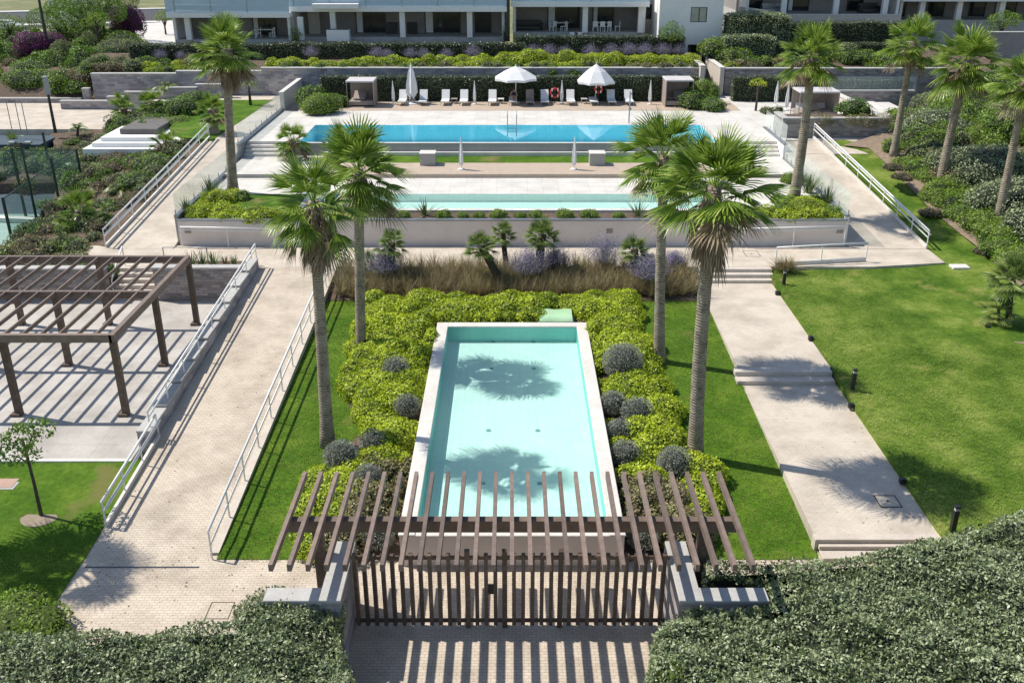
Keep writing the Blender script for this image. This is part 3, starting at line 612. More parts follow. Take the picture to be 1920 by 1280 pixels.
    for i in range(m):
        a, b = sh[i], sh[(i+1) % m]; za = float(zt(np.array([a.x+cx]), np.array([a.y+cy]))[0])-z0-rnd*.7-.05; zb = float(zt(np.array([b.x+cx]), np.array([b.y+cy]))[0])-z0-rnd*.7-.05
        mb.add([(a.x,a.y,0),(b.x,b.y,0),(b.x,b.y,zb),(a.x,a.y,za)], [(0,1,2,3)])
    mb.build('inner_twigs', core, t); return t
def blades(name, P, n, h, spread, wd, mat, parent=None, droop=.5, loc=None, seg=3):
    """clumps of arching strips; P are clump centres, h length, spread lean"""
    P = np.repeat(np.asarray(P, float), n, 0); m = len(P); a = rng.uniform(0, 2*math.pi, m); sp = rng.uniform(.05, 1, m)*spread; L = h*rng.uniform(.6, 1.1, m)
    out = np.stack([np.cos(a), np.sin(a), 0*a], 1); side = np.stack([-np.sin(a), np.cos(a), 0*a], 1)
    P = P+out*(sp*h*.12)[:,None]; V = []
    for k in range(seg+1):
        t = k/seg; r = np.sin(sp)*L*t*(1+droop*t); z = np.cos(sp)*L*t - droop*sp*L*t*t*.45
        c = P+out*r[:,None]+np.stack([0*z, 0*z, z], 1); wk = wd*(1-.85*t)*(1 if k else .7)
        V += [c-side*wk/2, c+side*wk/2]
    V = np.stack(V, 1).reshape(-1,3); b = np.arange(m)[:,None]*(2*(seg+1)); q = []
    for k in range(seg): q.append(b+np.array([2*k, 2*k+1, 2*k+3, 2*k+2]))
    return fast_mesh(name, V, np.concatenate(q, 1).reshape(-1,4), mat, parent, 4, loc)
def fan(mbv, mbf, base, d, up, L, blade, arc=75, nseg=22, droop=.35, g=random, split=.45, pleat=.05):
    """one fan leaf: petiole then pleated segments that hang at the tips"""
    d = d.normalized(); s = d.cross(up)
    if s.length < .05: s = d.orthogonal()
    s.normalize(); n = s.cross(d).normalized(); P = []
    sag = droop*L*.3
    p1 = base+d*L*.5+Vector((0,0,.02)); p2 = base+d*L-Vector((0,0,sag)); w_ = .022
    for a, b in ((base, p1), (p1, p2)):
        i = len(mbv); mbv += [a-s*w_, a+s*w_, b+s*w_, b-s*w_]; mbf.append((i, i+1, i+2, i+3))
    dd = (p2-p1).normalized(); dd = (dd*.8+d*.2).normalized(); n = s.cross(dd).normalized(); da = R(arc)*2/nseg
    for k in range(nseg):
        a = -R(arc)+da*(k+.5); Lk = blade*(.72+.28*math.cos(a*.9))*g.uniform(.9, 1.06); dr = droop*g.uniform(.7, 1.35)
        def pt(t, ang):
            v = dd*math.cos(ang)+s*math.sin(ang); p = p2+v*Lk*t; cup = -n*(math.sin(abs(ang))**2)*Lk*t*.25
            return p+cup-Vector((0,0,1))*(dr*Lk*(max(0, t-.25)**2)*1.1)
        pl = n*pleat*blade*.5
        A = p2; B0 = pt(split, a-da/2)-pl; B1 = pt(split, a+da/2)-pl; B = pt(split, a)+pl
        C0 = pt(.75, a-da*.22); C1 = pt(.75, a+da*.22); T = pt(1.0, a+g.uniform(-.05,.05))
        i = len(mbv); mbv += [A, B0, B, B1, C0, C1, T]
        mbf += [(i, i+1, i+2, i), (i, i+2, i+3, i), (i+1, i+4, i+5, i+2), (i+2, i+5, i+3, i+2), (i+4, i+6, i+5, i+4)]
def tris_mesh(name, V, Fq, mat, parent):
    me = bpy.data.meshes.new(name); fs = []
    for f in Fq: fs.append(tuple(dict.fromkeys(f)))
    me.from_pydata([tuple(v) for v in V], [], fs); me.update(); me.materials.append(mat)
    o = bpy.data.objects.new(name, me); C.objects.link(o); o.parent = parent; return o
def fan_palm(label, base, top, rad=2.1, nfr=40, seed=1, skirt=1.3, r0=.30, r1=.19, stiff=False, name='fan_palm', group='tall fan palms', drooping=.38, trunkmat=None, low=-36):
    g = random.Random(seed); base = Vector(base); top = Vector(top); t = thing(name, label, 'palm tree', base, 0, group); D = top-base
    m = 16; pts = []; rs = []
    side = Vector((g.uniform(-.1,.1), 0, 0))*D.length*.12
    for k in range(m+1):
        u = k/m; pts.append(D*u+side*math.sin(u*math.pi)+Vector((0,0,-.15 if k == 0 else 0))); rs.append((r1+(r0-r1)*(1-u)**1.6)*(1.28 if k == 0 else 1.1 if k == 1 else 1)*g.uniform(.97,1.03))
    MB().tube(pts, rs, 12).build('trunk', trunkmat or M['trunk'], t, True)
    V = []; Fq = []; V2 = []; F2 = []; hub = D
    for i in range(nfr):
        u = (i+.5)/nfr; az = i*2.39996+g.uniform(-.5,.5); el = R(84-(84-low)*(u**.85)+g.uniform(-12,12))
        d = Vector((math.cos(az)*math.cos(el), math.sin(az)*math.cos(el), math.sin(el))); L = rad*(g.uniform(.36,.60) if i % 4 else g.uniform(.16,.3))*(1 if u < .8 else .85); bl = rad*g.uniform(.48,.64)*(1.1 if stiff else 1)
        dr = (.10+.75*drooping*u) if not stiff else .08+.15*u
        b = hub-Vector((0,0,.10+.30*u*rad/2))+d*.06
        dead = u > .88 and not stiff
        fan(V2 if dead else V, F2 if dead else Fq, b, d, Vector((0,0,1)), L, bl, arc=g.uniform(55,88) if not stiff else 85, nseg=20 if not stiff else 16, droop=dr, g=g, split=.34 if not stiff else .35)
    tris_mesh('crown', V, Fq, M['frond'] if not stiff else M['frond2'], t)
    if skirt > 0:
        for i in range(80):
            az = g.uniform(0, 6.28); q = g.random(); zz = -q*.8*skirt; el = R(-g.uniform(62, 84)); b = hub+Vector((math.cos(az)*r1*(1.5-.7*q), math.sin(az)*r1*(1.5-.7*q), zz*.75+.05))
            d = Vector((math.cos(az)*math.cos(el), math.sin(az)*math.cos(el), math.sin(el))); fan(V2, F2, b, d, Vector((0,0,1)), .22*skirt, .40*skirt*g.uniform(.7,1.2), arc=26, nseg=7, droop=.5, g=g)
        for i in range(26):
            az = g.uniform(0, 6.28); b = hub+Vector((0,0,-g.uniform(0,.25))); el = R(g.uniform(-25, 40)); d = Vector((math.cos(az)*math.cos(el), math.sin(az)*math.cos(el), math.sin(el)))
            s = d.cross(Vector((0,0,1))).normalized()*.03; j = len(V2); e_ = b+d*g.uniform(.35,.6); V2 += [b-s, b+s, e_+s*.5, e_-s*.5]; F2.append((j, j+1, j+2, j+3))
        tris_mesh('dry_skirt', V2, F2, M['dead'], t)
    elif V2: tris_mesh('dry_skirt', V2, F2, M['dead'], t)
    return t
def palm_px(label, b, zb, hub, seed, rad=2.1, **k):
    x, y = G(b[0], b[1], zb); hx, hz = W(hub[0], hub[1], y); return fan_palm(label, (x, y, zb), (hx, y, hz), rad, seed=seed, **k)
def small_palm(label, b, zb, hub, seed, rad=1.0, nfr=26, r=.16, group='small fan palms in the garden beds', cat=None, low=-22):
    x, y = G(b[0], b[1], zb); hx, hz = W(hub[0], hub[1], y)
    return fan_palm(label, (x, y, zb), (hx, y, hz), rad, nfr, seed, 0, r, r*.9, True, 'small_fan_palm', group, .2, M['trunk_d'], low)
def feather_palm(label, b, zb, hub, seed, rad=1.6, nfr=18):
    """small palm with arching feather leaves"""
    g = random.Random(seed); x, y = G(b[0], b[1], zb); hx, hz = W(hub[0], hub[1], y); t = thing('feather_palm', label, 'palm tree', (x, y, zb), 0, 'small palms by the courts'); top = Vector((hx-x, 0, hz-zb))
    MB().tube([(0,0,-.1), top*.5, top], [.13, .1, .08], 8).build('trunk', M['trunk_d'], t, True); V = []; Fq = []
    for i in range(nfr):
        az = i*2.4; el = R(g.uniform(15, 80)); L = rad*g.uniform(.8, 1.1); o = Vector((math.cos(az), math.sin(az), 0)); s = Vector((-math.sin(az), math.cos(az), 0)); prev = top
        for k in range(1, 13):
            u = k/12; p = top+o*L*math.cos(el)*u*1.1+Vector((0,0,1))*(L*math.sin(el)*u-L*.75*u*u); 
            for sg in (-1, 1):
                w_ = L*.26*math.sin(math.pi*min(.97, u*.9+.08)); q = p+s*sg*w_+(p-prev)*1.0-Vector((0,0,w_*.45)); j = len(V); V += [prev, p, q]; Fq.append((j, j+1, j+2, j))
            prev = p
    tris_mesh('crown', V, Fq, M['frond2'], t); return t
def rosette(label, px, py, z, h, seed, name='agave', cat='plant', n=34, mat='blade', spread=1.1, wd=.09, group=None, loc=None):
    x, y = G(px, py, z) if loc is None else loc[:2]; z = z if loc is None else loc[2]
    o = blades(name, [(0,0,0)], n, h, spread, wd, M[mat], None, .15, (x, y, z), 3); tag(o, label, cat, group); return o
def leafy_tree(label, b, zb, trunk_h, crown, mat, seed=3, name='young_tree', cat='tree', size=.11, dens=220, r=.05, lobes=6, group=None, core=True):
    x, y = b if zb is None else G(b[0], b[1], zb); z = zb or 0; g = random.Random(seed); cr, ch = crown; t = thing(name, label, cat, (x, y, z), 0, group)
    mb = MB().tube([(0,0,-.1), (g.uniform(-.05,.05), 0, trunk_h*.5), (0,0,trunk_h), (0,0,trunk_h+ch*.5)], [r*1.3, r, r*.9, r*.4], 7); ells = []
    for i in range(lobes):
        a = 2*math.pi*i/lobes+g.random(); q = cr*g.uniform(.35,.7); e = (math.cos(a)*q, math.sin(a)*q, trunk_h+ch*g.uniform(.2,.8)); k = cr*g.uniform(.35,.5)
        ells.append((*e, k, k, k*.75)); mb.tube([(0,0,trunk_h*g.uniform(.8,1)), (e[0]*.6, e[1]*.6, e[2]*.93), e], [r*.6, r*.4, r*.2], 5)
    ells.append((0,0,trunk_h+ch*.8, cr*.45, cr*.45, cr*.4)); mb.build('trunk', M['bark'], t, True)
    P, N = ell_points(ells, dens, seed, 3/cr, .2, -.7); leaves('crown', P, N, size, mat, t, jit=.7)
    return t
# ---------------- tall palms ----------------
palm_px('tall fan palm rising from the left lawn, nearest palm on the left', (615,838), .2, (588,378), 11, 1.75, skirt=1.9, r0=.24, r1=.17, drooping=.6, low=-50, nfr=34)
palm_px('tall fan palm in the bright shrubs left of the garden pool', (677,672), .4, (672,318), 12, 2.1, skirt=1.5, r0=.22, r1=.19)
palm_px('tall slim fan palm on the bed edge right of the garden pool', (1236,688), .35, (1246,292), 13, 1.95, skirt=1.3, r0=.24, r1=.17)
palm_px('tall full fan palm with thick brown skirt, nearest palm on the right', (1303,862), .15, (1340,350), 14, 2.2, skirt=2.2, r0=.26, r1=.20, nfr=44, drooping=.35, low=-22)
palm_px('tall fan palm in the corner planter at the right end of the lower pool terrace', (1488,376), 2.75, (1523,105), 15, 1.95, r0=.30, r1=.22, nfr=44, skirt=1.3)
palm_px('tall fan palm in the corner planter at the left end of the lower pool terrace', (437,362), 2.75, (424,92), 16, 2.1, r0=.30, r1=.22, nfr=44, skirt=1.8)
palm_px('leaning fan palm behind the right lawn nearest to the white sloping wall', (1674,296), 3.3, (1712,78), 17, 1.95, r0=.24, r1=.18, skirt=1.4)
palm_px('large fan palm leaning right among the variegated bushes, second from the right edge', (1762,350), 2.6, (1815,112), 18, 2.3, r0=.28, r1=.21, skirt=1.6, nfr=44)
palm_px('fan palm at the right edge of the photo with its crown partly cut off', (1868,425), 2.1, (1925,150), 19, 1.9, r0=.24, r1=.18, skirt=1.3)
fan_palm('tall fan palm shading the lower left lawn and brick paving', (-18.7, 24.2, 0), (-18.5, 24.2, 8.4), 2.2, seed=20)
# ---------------- small palms ----------------
SP = [('small bright fan palm with a stout trunk, leftmost in the ornamental grass bed', (734,520), 1.3, (734,455), .85, 26, .2),
 ('low fan palm sucker beside the leftmost small palm in the grass bed', (700,520), 1.3, (698,492), .7, 16, .08),
 ('dark green fan palm leaning left over the grass bed', (940,530), 1.3, (902,462), .85, 30, .2),
 ('slender upright fan palm between the leaning palm and the round-headed palm in the grass bed', (950,500), 1.35, (943,436), .72, 26, .14),
 ('dark round-headed fan palm with a thick curved trunk in the grass bed', (1008,515), 1.3, (1017,440), .92, 36, .22),
 ('bright fan palm near the right end of the grass bed, beside the slim tall palm', (1190,520), 1.3, (1190,468), .85, 24, .2),
 ('little fan palm tucked right of the bright palm in the grass bed', (1213,525), 1.3, (1212,490), .6, 18, .07)]
for i, (lab, b, z, h, r_, n, tr) in enumerate(SP): small_palm(lab, b, z, h, 40+i, r_, n, tr)
palm_px('short fan palm on the left pool terrace behind the two tall front palms', (548,300), 3.0, (548,262), 30, 1.5, r0=.2, r1=.18, skirt=.5, nfr=30, name='short_fan_palm', group='short fan palms on the upper left', drooping=.7)
palm_px('short thick-trunked fan palm on the lawn left of the tall left palm', (400,250), 3.8, (398,205), 31, 1.35, r0=.42, r1=.3, skirt=.3, nfr=30, name='short_fan_palm', group='short fan palms on the upper left', drooping=.3)
palm_px('dark fan palm at the edge of the pale upper plaza, leftmost of the planted row', (234,236), 3.0, (232,203), 32, 1.3, r0=.2, r1=.18, skirt=.3, nfr=26, name='short_fan_palm', group='short fan palms on the upper left', drooping=.4)
palm_px('fan palm in the planted row between the plaza palm and the round green bush', (285,225), 3.2, (283,195), 33, 1.4, r0=.2, r1=.18, skirt=.3, nfr=28, name='short_fan_palm', group='short fan palms on the upper left', drooping=.4)
palm_px('spreading fan palm at the foot of the slope beside the court corner', (150,445), .8, (145,395), 34, 1.5, r0=.2, r1=.16, skirt=0, nfr=24, name='short_fan_palm', group='short fan palms on the upper left', drooping=.3)
palm_px('spiky fan palm low beside the stepped white hot tub surround', (308,300), 2.4, (308,272), 35, 1.3, r0=.15, r1=.15, skirt=0, nfr=22, name='short_fan_palm', group='short fan palms on the upper left', drooping=.3)
palm_px('small pale fan palm inside the court glass at the left', (30,290), 1.4, (28,272), 36, 1.1, r0=.14, r1=.12, skirt=.3, nfr=20, name='short_fan_palm', group='short fan palms on the upper left', drooping=.4)
feather_palm('small yellow-green feather palm in front of the stepped stone wall', (322,195), 3.3, (312,165), 51, 1.5)
feather_palm('small yellowish feather palm beside the court lamp post on the plaza', (145,258), 2.6, (146,242), 52, 1.3, 14)
feather_palm('slim young palm on the small lawn under the tall left palm crown', (470,198), 3.8, (466,160), 53, 1.2, 12)
feather_palm('low yellow-green palm on the slope below the left ramp railing', (225,372), 1.6, (226,355), 54, 1.2, 14)
x, y = G(1878, 612, .95)
small_palm('small fan palm in its soil ring on the right lawn, at the right edge', (1888,612), .95, (1900,520), 61, 1.15, 28, .13)
small_palm('bushy low fan palm beside the small palm on the right lawn', (1872,612), .95, (1872,578), 62, .8, 18, .07)
struct(MB().lathe([(1.35,-.1),(1.3,.05),(1.1,.07)], (*G(1895,622,1.0), .93), 20).build('palm_soil_ring', M['soil2']))
# ---------------- the big near hedges ----------------
def px_poly(pts, z): return [G(a, b, z) for a, b in pts]
pr = px_poly([(1225,1190),(1238,1170),(1268,1150),(1322,1146),(1440,1136),(1444,1088),(1322,1084),(1318,1062),(1400,1058),(1525,1050),(1640,1044),(1745,1012),(1800,1008),(1860,985),(1935,968),(2300,945),(2400,1400),(1240,1400)], 1.98)
hedge('grey_green_hedge', 'large loose grey-green hedge filling the lower right corner', pr, 0, lambda x, y: 2.14+.02*np.clip(x-6, 0, 9)+0*y, M['hedge'], M['core'], .086, 760, .2, .4, 2.0, 5, asp=.5, jit=.8)
pl = px_poly([(-120,1205),(110,1192),(280,1182),(432,1172),(440,1140),(495,1108),(600,1116),(630,1128),(640,1190),(655,1240),(662,1400),(-160,1400)], 1.78)
hedge('grey_green_hedge', 'large loose grey-green hedge filling the lower left corner', pl, 0, 1.98, M['hedge'], M['core'], .086, 760, .2, .4, 2.0, 8, asp=.5, jit=.8)
bush('green_shrub', 'fresh green shrub growing inside the lower right hedge beside the gate shade', 'shrub', (*G(1310,1235,1.7), .6), 1.0, 1.4, M['bushy'], M['corey'], .09, 420, 71)
bush('green_shrub', 'yellow-green loose shrub between the shaded left lawn and the lower left hedge', 'shrub', (*G(22,1172,.3), 0), 1.45, .75, M['bushy'], M['corey'], .09, 380, 72)
bush('green_shrub', 'low dry yellowish shrub at the tip of the lower left hedge beside the brick paving', 'shrub', (*G(105,1190,.3), 0), .6, .4, M['olive'], M['corey'], .08, 380, 73)
# ---------------- bright shrub bed round the garden pool ----------------
def ground_bed(Y): return ZC(Y)+.05
def zmask(x, y): return not (-3.35 < x < 3.35 and y < 38.2)
def make_bed(label, test, seed, h0=.64, dens=420, size=.085):
    g = random.Random(seed); ells = []; pts = []
    for _ in range(6000):
        Y = g.uniform(22.9, 40.9); X = g.uniform(-8, 8.6)
        if not zmask(X, Y) or (1.2 < X < 3.3 and 37.9 < Y < 39.5): continue
        if X < bedx(Y, -1)+.45 or X > bedx(Y, 1)-.45: continue
        if not test(X, Y): continue
        if any((X-a)**2+(Y-b)**2 < (.56)**2 for a, b in pts): continue
        pts.append((X, Y))
    for X, Y in pts:
        r_ = g.uniform(.58, .82)
        if abs(X) < 3.9 and Y < 38.5: r_ = min(r_, max(.3, abs(X)-3.22))
        if Y > 37.9 and abs(X) < 3.5: r_ = min(r_, Y-37.95)
        ells.append((X, Y, ground_bed(Y)+.16, r_, r_*g.uniform(.85,1.1), h0*g.uniform(.5, 1.05)*(.75 if r_ < .45 else 1)))
    return ells
# shares of the bed that are not bright green: silver bushes and bronze shrubs
SILVER = [(742,702,.55,'silver round bush left of the garden pool, beside the palm at the upper left'), (763,770,.5,'silver round bush against the left rim of the garden pool, halfway down'), (640,868,.62,'silver round bush on the left beside the tall left palm trunk'), (700,838,.5,'greyish bush left of the pool among bronze leaves'),
 (1167,695,.82,'largest silver round bush right of the garden pool'), (1149,764,.5,'silver bush touching the right rim of the pool below the largest one'), (1193,782,.58,'silver bush right of the one touching the right pool rim'), (1160,813,.45,'small silver bush against the right pool rim, third down'), (1172,858,.5,'silver bush at the right rim above the wooden slats'), (1262,880,.6,'silver bush near the base of the tall skirted palm'), (1205,1012,.5,'silver bush under the gate pergola right of the pool wall'), (708,1012,.5,'silver bush under the gate pergola left of the pool wall'), (690,905,.5,'dusty grey bush among bronze shrubs at the lower left of the pool')]
SW = []
for px, py, r_, lab in SILVER:
    x, y, z = Gf(px, py, lambda Y: ZC(Y)+.35); SW.append((x, y, r_*.86))
def bronze(X, Y): return (Y < 27.2 and -5.1 < X < -3.2) or (Y < 26.0 and 3.2 < X < 5.5)
def free(X, Y): return not any((X-a)**2+(Y-b)**2 < (r_+.28)**2 for a, b, r_ in SW)
PB = make_bed('', lambda X, Y: free(X, Y) and not bronze(X, Y) and Y < 40.3, 3)
def split_bed(ells, sel, name, label, mat, core, dens, size, seed, hs=1):
    e = [(a, b, c, d, f, h*hs) for a, b, c, d, f, h in ells if sel(a, b)]; t = thing(name, label, 'shrubs', (e[0][0], e[0][1], 0)); t['kind'] = 'stuff'
    L = np.array([e[0][0], e[0][1], 0]); P, N = ell_points(e, dens, seed, 2.2, .09, -.25); o = leaves('foliage', P-L, N, size, mat, t, .6, .35, .4)
    c = ell_core([(a-L[0], b-L[1], c, d, f, h) for a, b, c, d, f, h in e], .86).build('inner_twigs', core, t); o['kind'] = 'stuff'; c['kind'] = 'stuff'; return t
split_bed(PB, lambda x, y: y > 38.1, 'shrub_mass', 'bright yellow-green mounded shrubs behind the garden pool', M['pitto'], M['corey'], 760, .088, 1)
split_bed(PB, lambda x, y: y <= 38.1 and x < 0, 'shrub_mass', 'bright yellow-green mounded shrubs along the left side of the garden pool', M['pitto'], M['corey'], 760, .088, 2)
split_bed(PB, lambda x, y: y <= 38.1 and x > 0, 'shrub_mass', 'bright yellow-green mounded shrubs along the right side of the garden pool', M['pitto'], M['corey'], 760, .088, 3)
BR = make_bed('', lambda X, Y: free(X, Y) and bronze(X, Y), 5, .95)
split_bed(BR, lambda x, y: x < 0, 'bronze_shrub_mass', 'bronze and grey twiggy shrubs at the lower left of the garden pool', M['pitto_r'], M['core'], 700, .08, 4)
split_bed(BR, lambda x, y: x > 0, 'bronze_shrub_mass', 'bronze and grey twiggy shrubs at the lower right of the garden pool', M['pitto_r'], M['core'], 700, .08, 5)
for i, ((px, py, _, lab), (x, y, r_)) in enumerate(zip(SILVER, SW)):
    t = thing('silver_bush', lab, 'shrub', (x, y, ZC(y)+.05), 0, 'silver bushes in the shrub bed'); e = [(0, 0, r_*.85+.12, r_*1.05, r_*1.05, r_*.95)]
    P, N = ell_points(e, 1500, i, 3, .05, -.7); leaves('foliage', P, N, .075, M['grey'], t, .22, 1.6, .6); ell_core(e, .85).build('inner_twigs', M['coreg'], t)
# ---------------- ornamental grass bed ----------------
pts = []; g = random.Random(9)
for _ in range(2600):
    X = g.uniform(-8.3, 8.5); Y = g.uniform(41.1, 44.0)
    if all((X-a)**2+(Y-b)**2 > .14 for a, b, c in pts): pts.append((X, Y, 1.0+(Y-41)*.11))
o = blades('ornamental_grass', pts, 85, 1.0, .75, .028, M['grass_t'], None, .6); tag(o, 'tan feathery ornamental grasses between the walkway and the bright shrubs', 'grass', kind='stuff')
gi = [Gf(a, b, lambda Y: 1.0) for a, b in [(660,520),(1300,522),(1472,520),(1835,452)]]
for i, (x, y, z) in enumerate(gi[2:]):
    o = blades('grass_clump', [(0,0,0), (.25,.1,0), (-.2,.15,0)], 150, .8, .9, .03, M['grass_t'], None, .6, (x, y, ZL(y)+.1)); tag(o, ['dry grass clump at the top of the right stepped path, beside the dark bollard', 'pale dry grass clump on the curved lawn edge near the leaning palms'][i], 'grass')
LV = [(722,528,.8,'purple-flowering shrub under the leftmost small palm'), (990,530,.85,'purple-flowering shrub between the leaning palm and the round-headed palm'), (1040,512,.65,'purple-flowering shrub right of the round-headed small palm'), (1132,510,.9,'tall purple-flowering shrub in the middle of the right half of the grass bed'), (1215,540,.8,'pale lilac shrub below the two small palms at the right'), (1262,512,.5,'purple-flowering shrub right of the slim tall palm trunk')]
def lavender(x, y, z, r_, lab, group, n=260):
    t = thing('purple_flowering_shrub', lab, 'shrub', (x, y, z), 0, group); blades('stems', [(0,0,0)], n, r_*1.35, .95, .02, M['lavs'], t, .15)
    a = rng.uniform(0, 6.28, n*20); sp = rng.uniform(.05, 1, n*20)*.95; u = rng.uniform(.55, 1.08, n*20); L = r_*1.35*rng.uniform(.7,1.05,n*20)
    P = np.stack([np.cos(a)*np.sin(sp)*L*u, np.sin(a)*np.sin(sp)*L*u, np.cos(sp)*L*u], 1); leaves('flowers', P, nrm(P)+0, .055, M['lav'], t, .4, .8, .8); return t
for px, py, r_, lab in LV:
    x, y, z = Gf(px, py, lambda Y: 1.25); lavender(x, y, z+.15, r_*1.4, lab, 'purple shrubs in the ornamental grass bed')
# ---------------- terrace planter plants ----------------
i = 0
for px, r_ in [(620,.5),(650,.45),(755,.42),(830,.45),(868,.35),(898,.35),(935,.5),(975,.35),(1005,.42),(1060,.5),(1105,.5),(1160,.35),(1250,.5),(1300,.5)]:
    x, y = G(px, 408, 2.7)
    if i == 0: m0 = bush('low_mound_shrub', 'x', 'shrub', (x, y, 2.68), .5, .45, M['bushy'], M['corey'], .07, 700, 80, 5, 'low mounds along the terrace wall')
    o = m0 if i == 0 else copy_tree(m0, None, (x, y, 2.68), i*1.3, None, r_/.5)
    o['label'] = 'low green mound in the row along the top of the long beige wall'; i += 1
for px, lab in [(732,'spiky sword-leaved plant on the long wall right of the upper left garden palm'), (797,'taller spiky sword-leaved plant on the long wall, second from the left'), (1196,'spiky sword-leaved plant on the long wall left of the slim palm trunk')]: rosette(lab, px, 404, 2.7, .95, 1, group='spiky plants on the terrace wall')
for px, py, h_, lab in [(398,372,1.3,'tall spiky clump in the left terrace corner by the glass fence'), (350,398,.8,'spiky clump at the very left end of the terrace planter'), (1515,365,1.3,'tall spiky clump right of the corner palm'), (1550,385,1.1,'spiky clump near the right glass fence corner'), (1500,350,1.0,'spiky clump behind the base of the right corner palm')]:
    rosette(lab, px, py, 2.7, h_, 1, n=70, spread=.75, group='spiky clumps in the terrace corners')
for k, (px, py, r_, h_, mt, lab) in enumerate([(410,385,.75,.9,'pitto','bright round shrub at the base of the left corner palm'), (380,400,.6,.55,'pitto','bright low shrub left of the corner palm, above the wall end'), (440,402,.6,.5,'pitto','bright low shrub below the left corner palm'), (478,402,.65,.5,'bushy','green low shrub under the small terrace lawn, left one'), (520,402,.6,.45,'bushy','green low shrub under the small terrace lawn, right one'), (452,378,.55,.7,'bush','dark green shrub right of the left corner palm'),
  (1510,395,.95,.8,'pitto','bright wide shrub right of the skirted palm crown on the terrace corner'), (1465,400,.7,.5,'bush','green low shrub left of the right corner palm'), (1482,345,.7,.75,'bushy','green shrub behind the right corner palm'), (1420,403,.6,.4,'bushy','low green shrub at the wall top behind the skirted palm'), (1560,403,.55,.5,'bush','green shrub at the right end of the terrace planter')]):
    x, y = G(px, py, 2.7); bush('terrace_shrub', lab, 'shrub', (x, y, 2.68), r_, h_, M[mt], M['corey'], .075, 620, 90+k)

def cover_stuff(label, quad, zf, dens, mats, seed, h_=.5, size=.12, r_=(.4,.9), avoid=None):
    """knee-high mixed ground cover over a quadrilateral of soil"""
    g = random.Random(seed); e = []; A, B, D, E = [Vector((*p, 0)) for p in quad]; area = ((B-A).length+(D-E).length)/2*((D-B).length+(E-A).length)/2
    for _ in range(int(area*dens)):
        u, v = g.random(), g.random(); p = (A.lerp(B, u)).lerp(E.lerp(D, u), v); q = g.uniform(*r_)
        if avoid and avoid(p.x, p.y): continue
        e.append((p.x, p.y, zf(p.x, p.y), q, q, h_*g.uniform(.5, 1.2)))
    g.shuffle(e); t = thing('ground_cover', label, 'ground cover', e[0][:3]); t['kind'] = 'stuff'; L = np.array(e[0][:3]); k = len(mats)
    for i, mt in enumerate(mats):
        ee = e[i::k]; P, N = ell_points(ee, 230, seed+i, 2, .15, -.2); o = leaves('foliage', P-L, N, size, M[mt], t, .5, .6, .6); o['kind'] = 'stuff'
    c = ell_core([(a-L[0], b-L[1], c-L[2], d, f, h) for a, b, c, d, f, h in e], .84).build('inner_twigs', M['core'], t); c['kind'] = 'stuff'
def zleft(x, y):
    ys = [43.2,47,55,62.9,70,77]; xl = np.interp(y, ys, [-36,-27.2,-28,-30,-34,-30]); xr = np.interp(y, ys, [-19.3,-21.1,-20.7,-20.05,-20.05,-20.05]); zl = np.interp(y, ys, [.75,.9,.9,1.6,2.7,2.9]); zr = np.interp(y, ys, [1.25,1.36,2.5,3.7,3.79,3.79])
    return float(zl+(zr-zl)*np.clip((x-xl)/(xr-xl),0,1))
cover_stuff('mixed olive and brown ground cover on the slope left of the sloping path', [(-27,47),(-21.7,47),(-21,62.5),(-29.5,62.5)], zleft, .75, ['olive','bush','dry','olive'], 3, .6)
cover_stuff('mixed ground cover behind the stone wall of the patio', [(-35,43.3),(-20.2,43.3),(-22,47),(-27,47.5)], lambda x, y: 1.0, .7, ['olive','bush','dry'], 4, .6)
cover_stuff('dense mixed green planting between the plaza palms and the small lawn', [(-29,67.5),(-24.5,66),(-24,76.5),(-30,76.5)], zleft, .5, ['bush','olive'], 5, .9)
cover_stuff('mixed shrubs on the ground behind the court glass', [(-46,61.5),(-26,61.5),(-29,66),(-46,66)], lambda x, y: 1.0+(y-61.5)*.25, .5, ['olive','bushy','dry','bush'], 6, .9)

def corner_mass(label, x0, x1, y0, y1, seed, mt='pitto'):
    g = random.Random(seed); e = []; k = x0+.3
    while k < x1:
        y = y0+.3
        while y < y1: q = g.uniform(.4,.62); e.append((k+g.uniform(-.2,.2), y+g.uniform(-.15,.15), 2.7, q, q, g.uniform(.28,.52))); y += .62
        k += .62
    t = thing('shrub_mass', label, 'shrubs', e[0][:3]); t['kind'] = 'stuff'; L = np.array(e[0][:3]); P, N = ell_points(e, 560, seed, 2.2, .12, -.2); o = leaves('foliage', P-L, N, .085, M[mt], t, .6, .4, .5)
    c = ell_core([(a-L[0], b-L[1], c-L[2], d, f, h) for a, b, c, d, f, h in e], .85).build('inner_twigs', M['corey'], t); o['kind'] = 'stuff'; c['kind'] = 'stuff'
corner_mass('dense bright low planting filling the left end of the terrace planter', -17.2, -8.2, 47.9, 49.3, 1)
corner_mass('dense bright low planting in the left terrace corner by the tall palm', -17.2, -15.2, 49.3, 52.2, 2)
corner_mass('dense bright low planting filling the right end of the terrace planter', 11.2, 17.2, 47.9, 49.3, 3)
corner_mass('dense green low planting in the right terrace corner by the tall palm', 14.6, 17.2, 49.3, 52.0, 4, 'bushy')
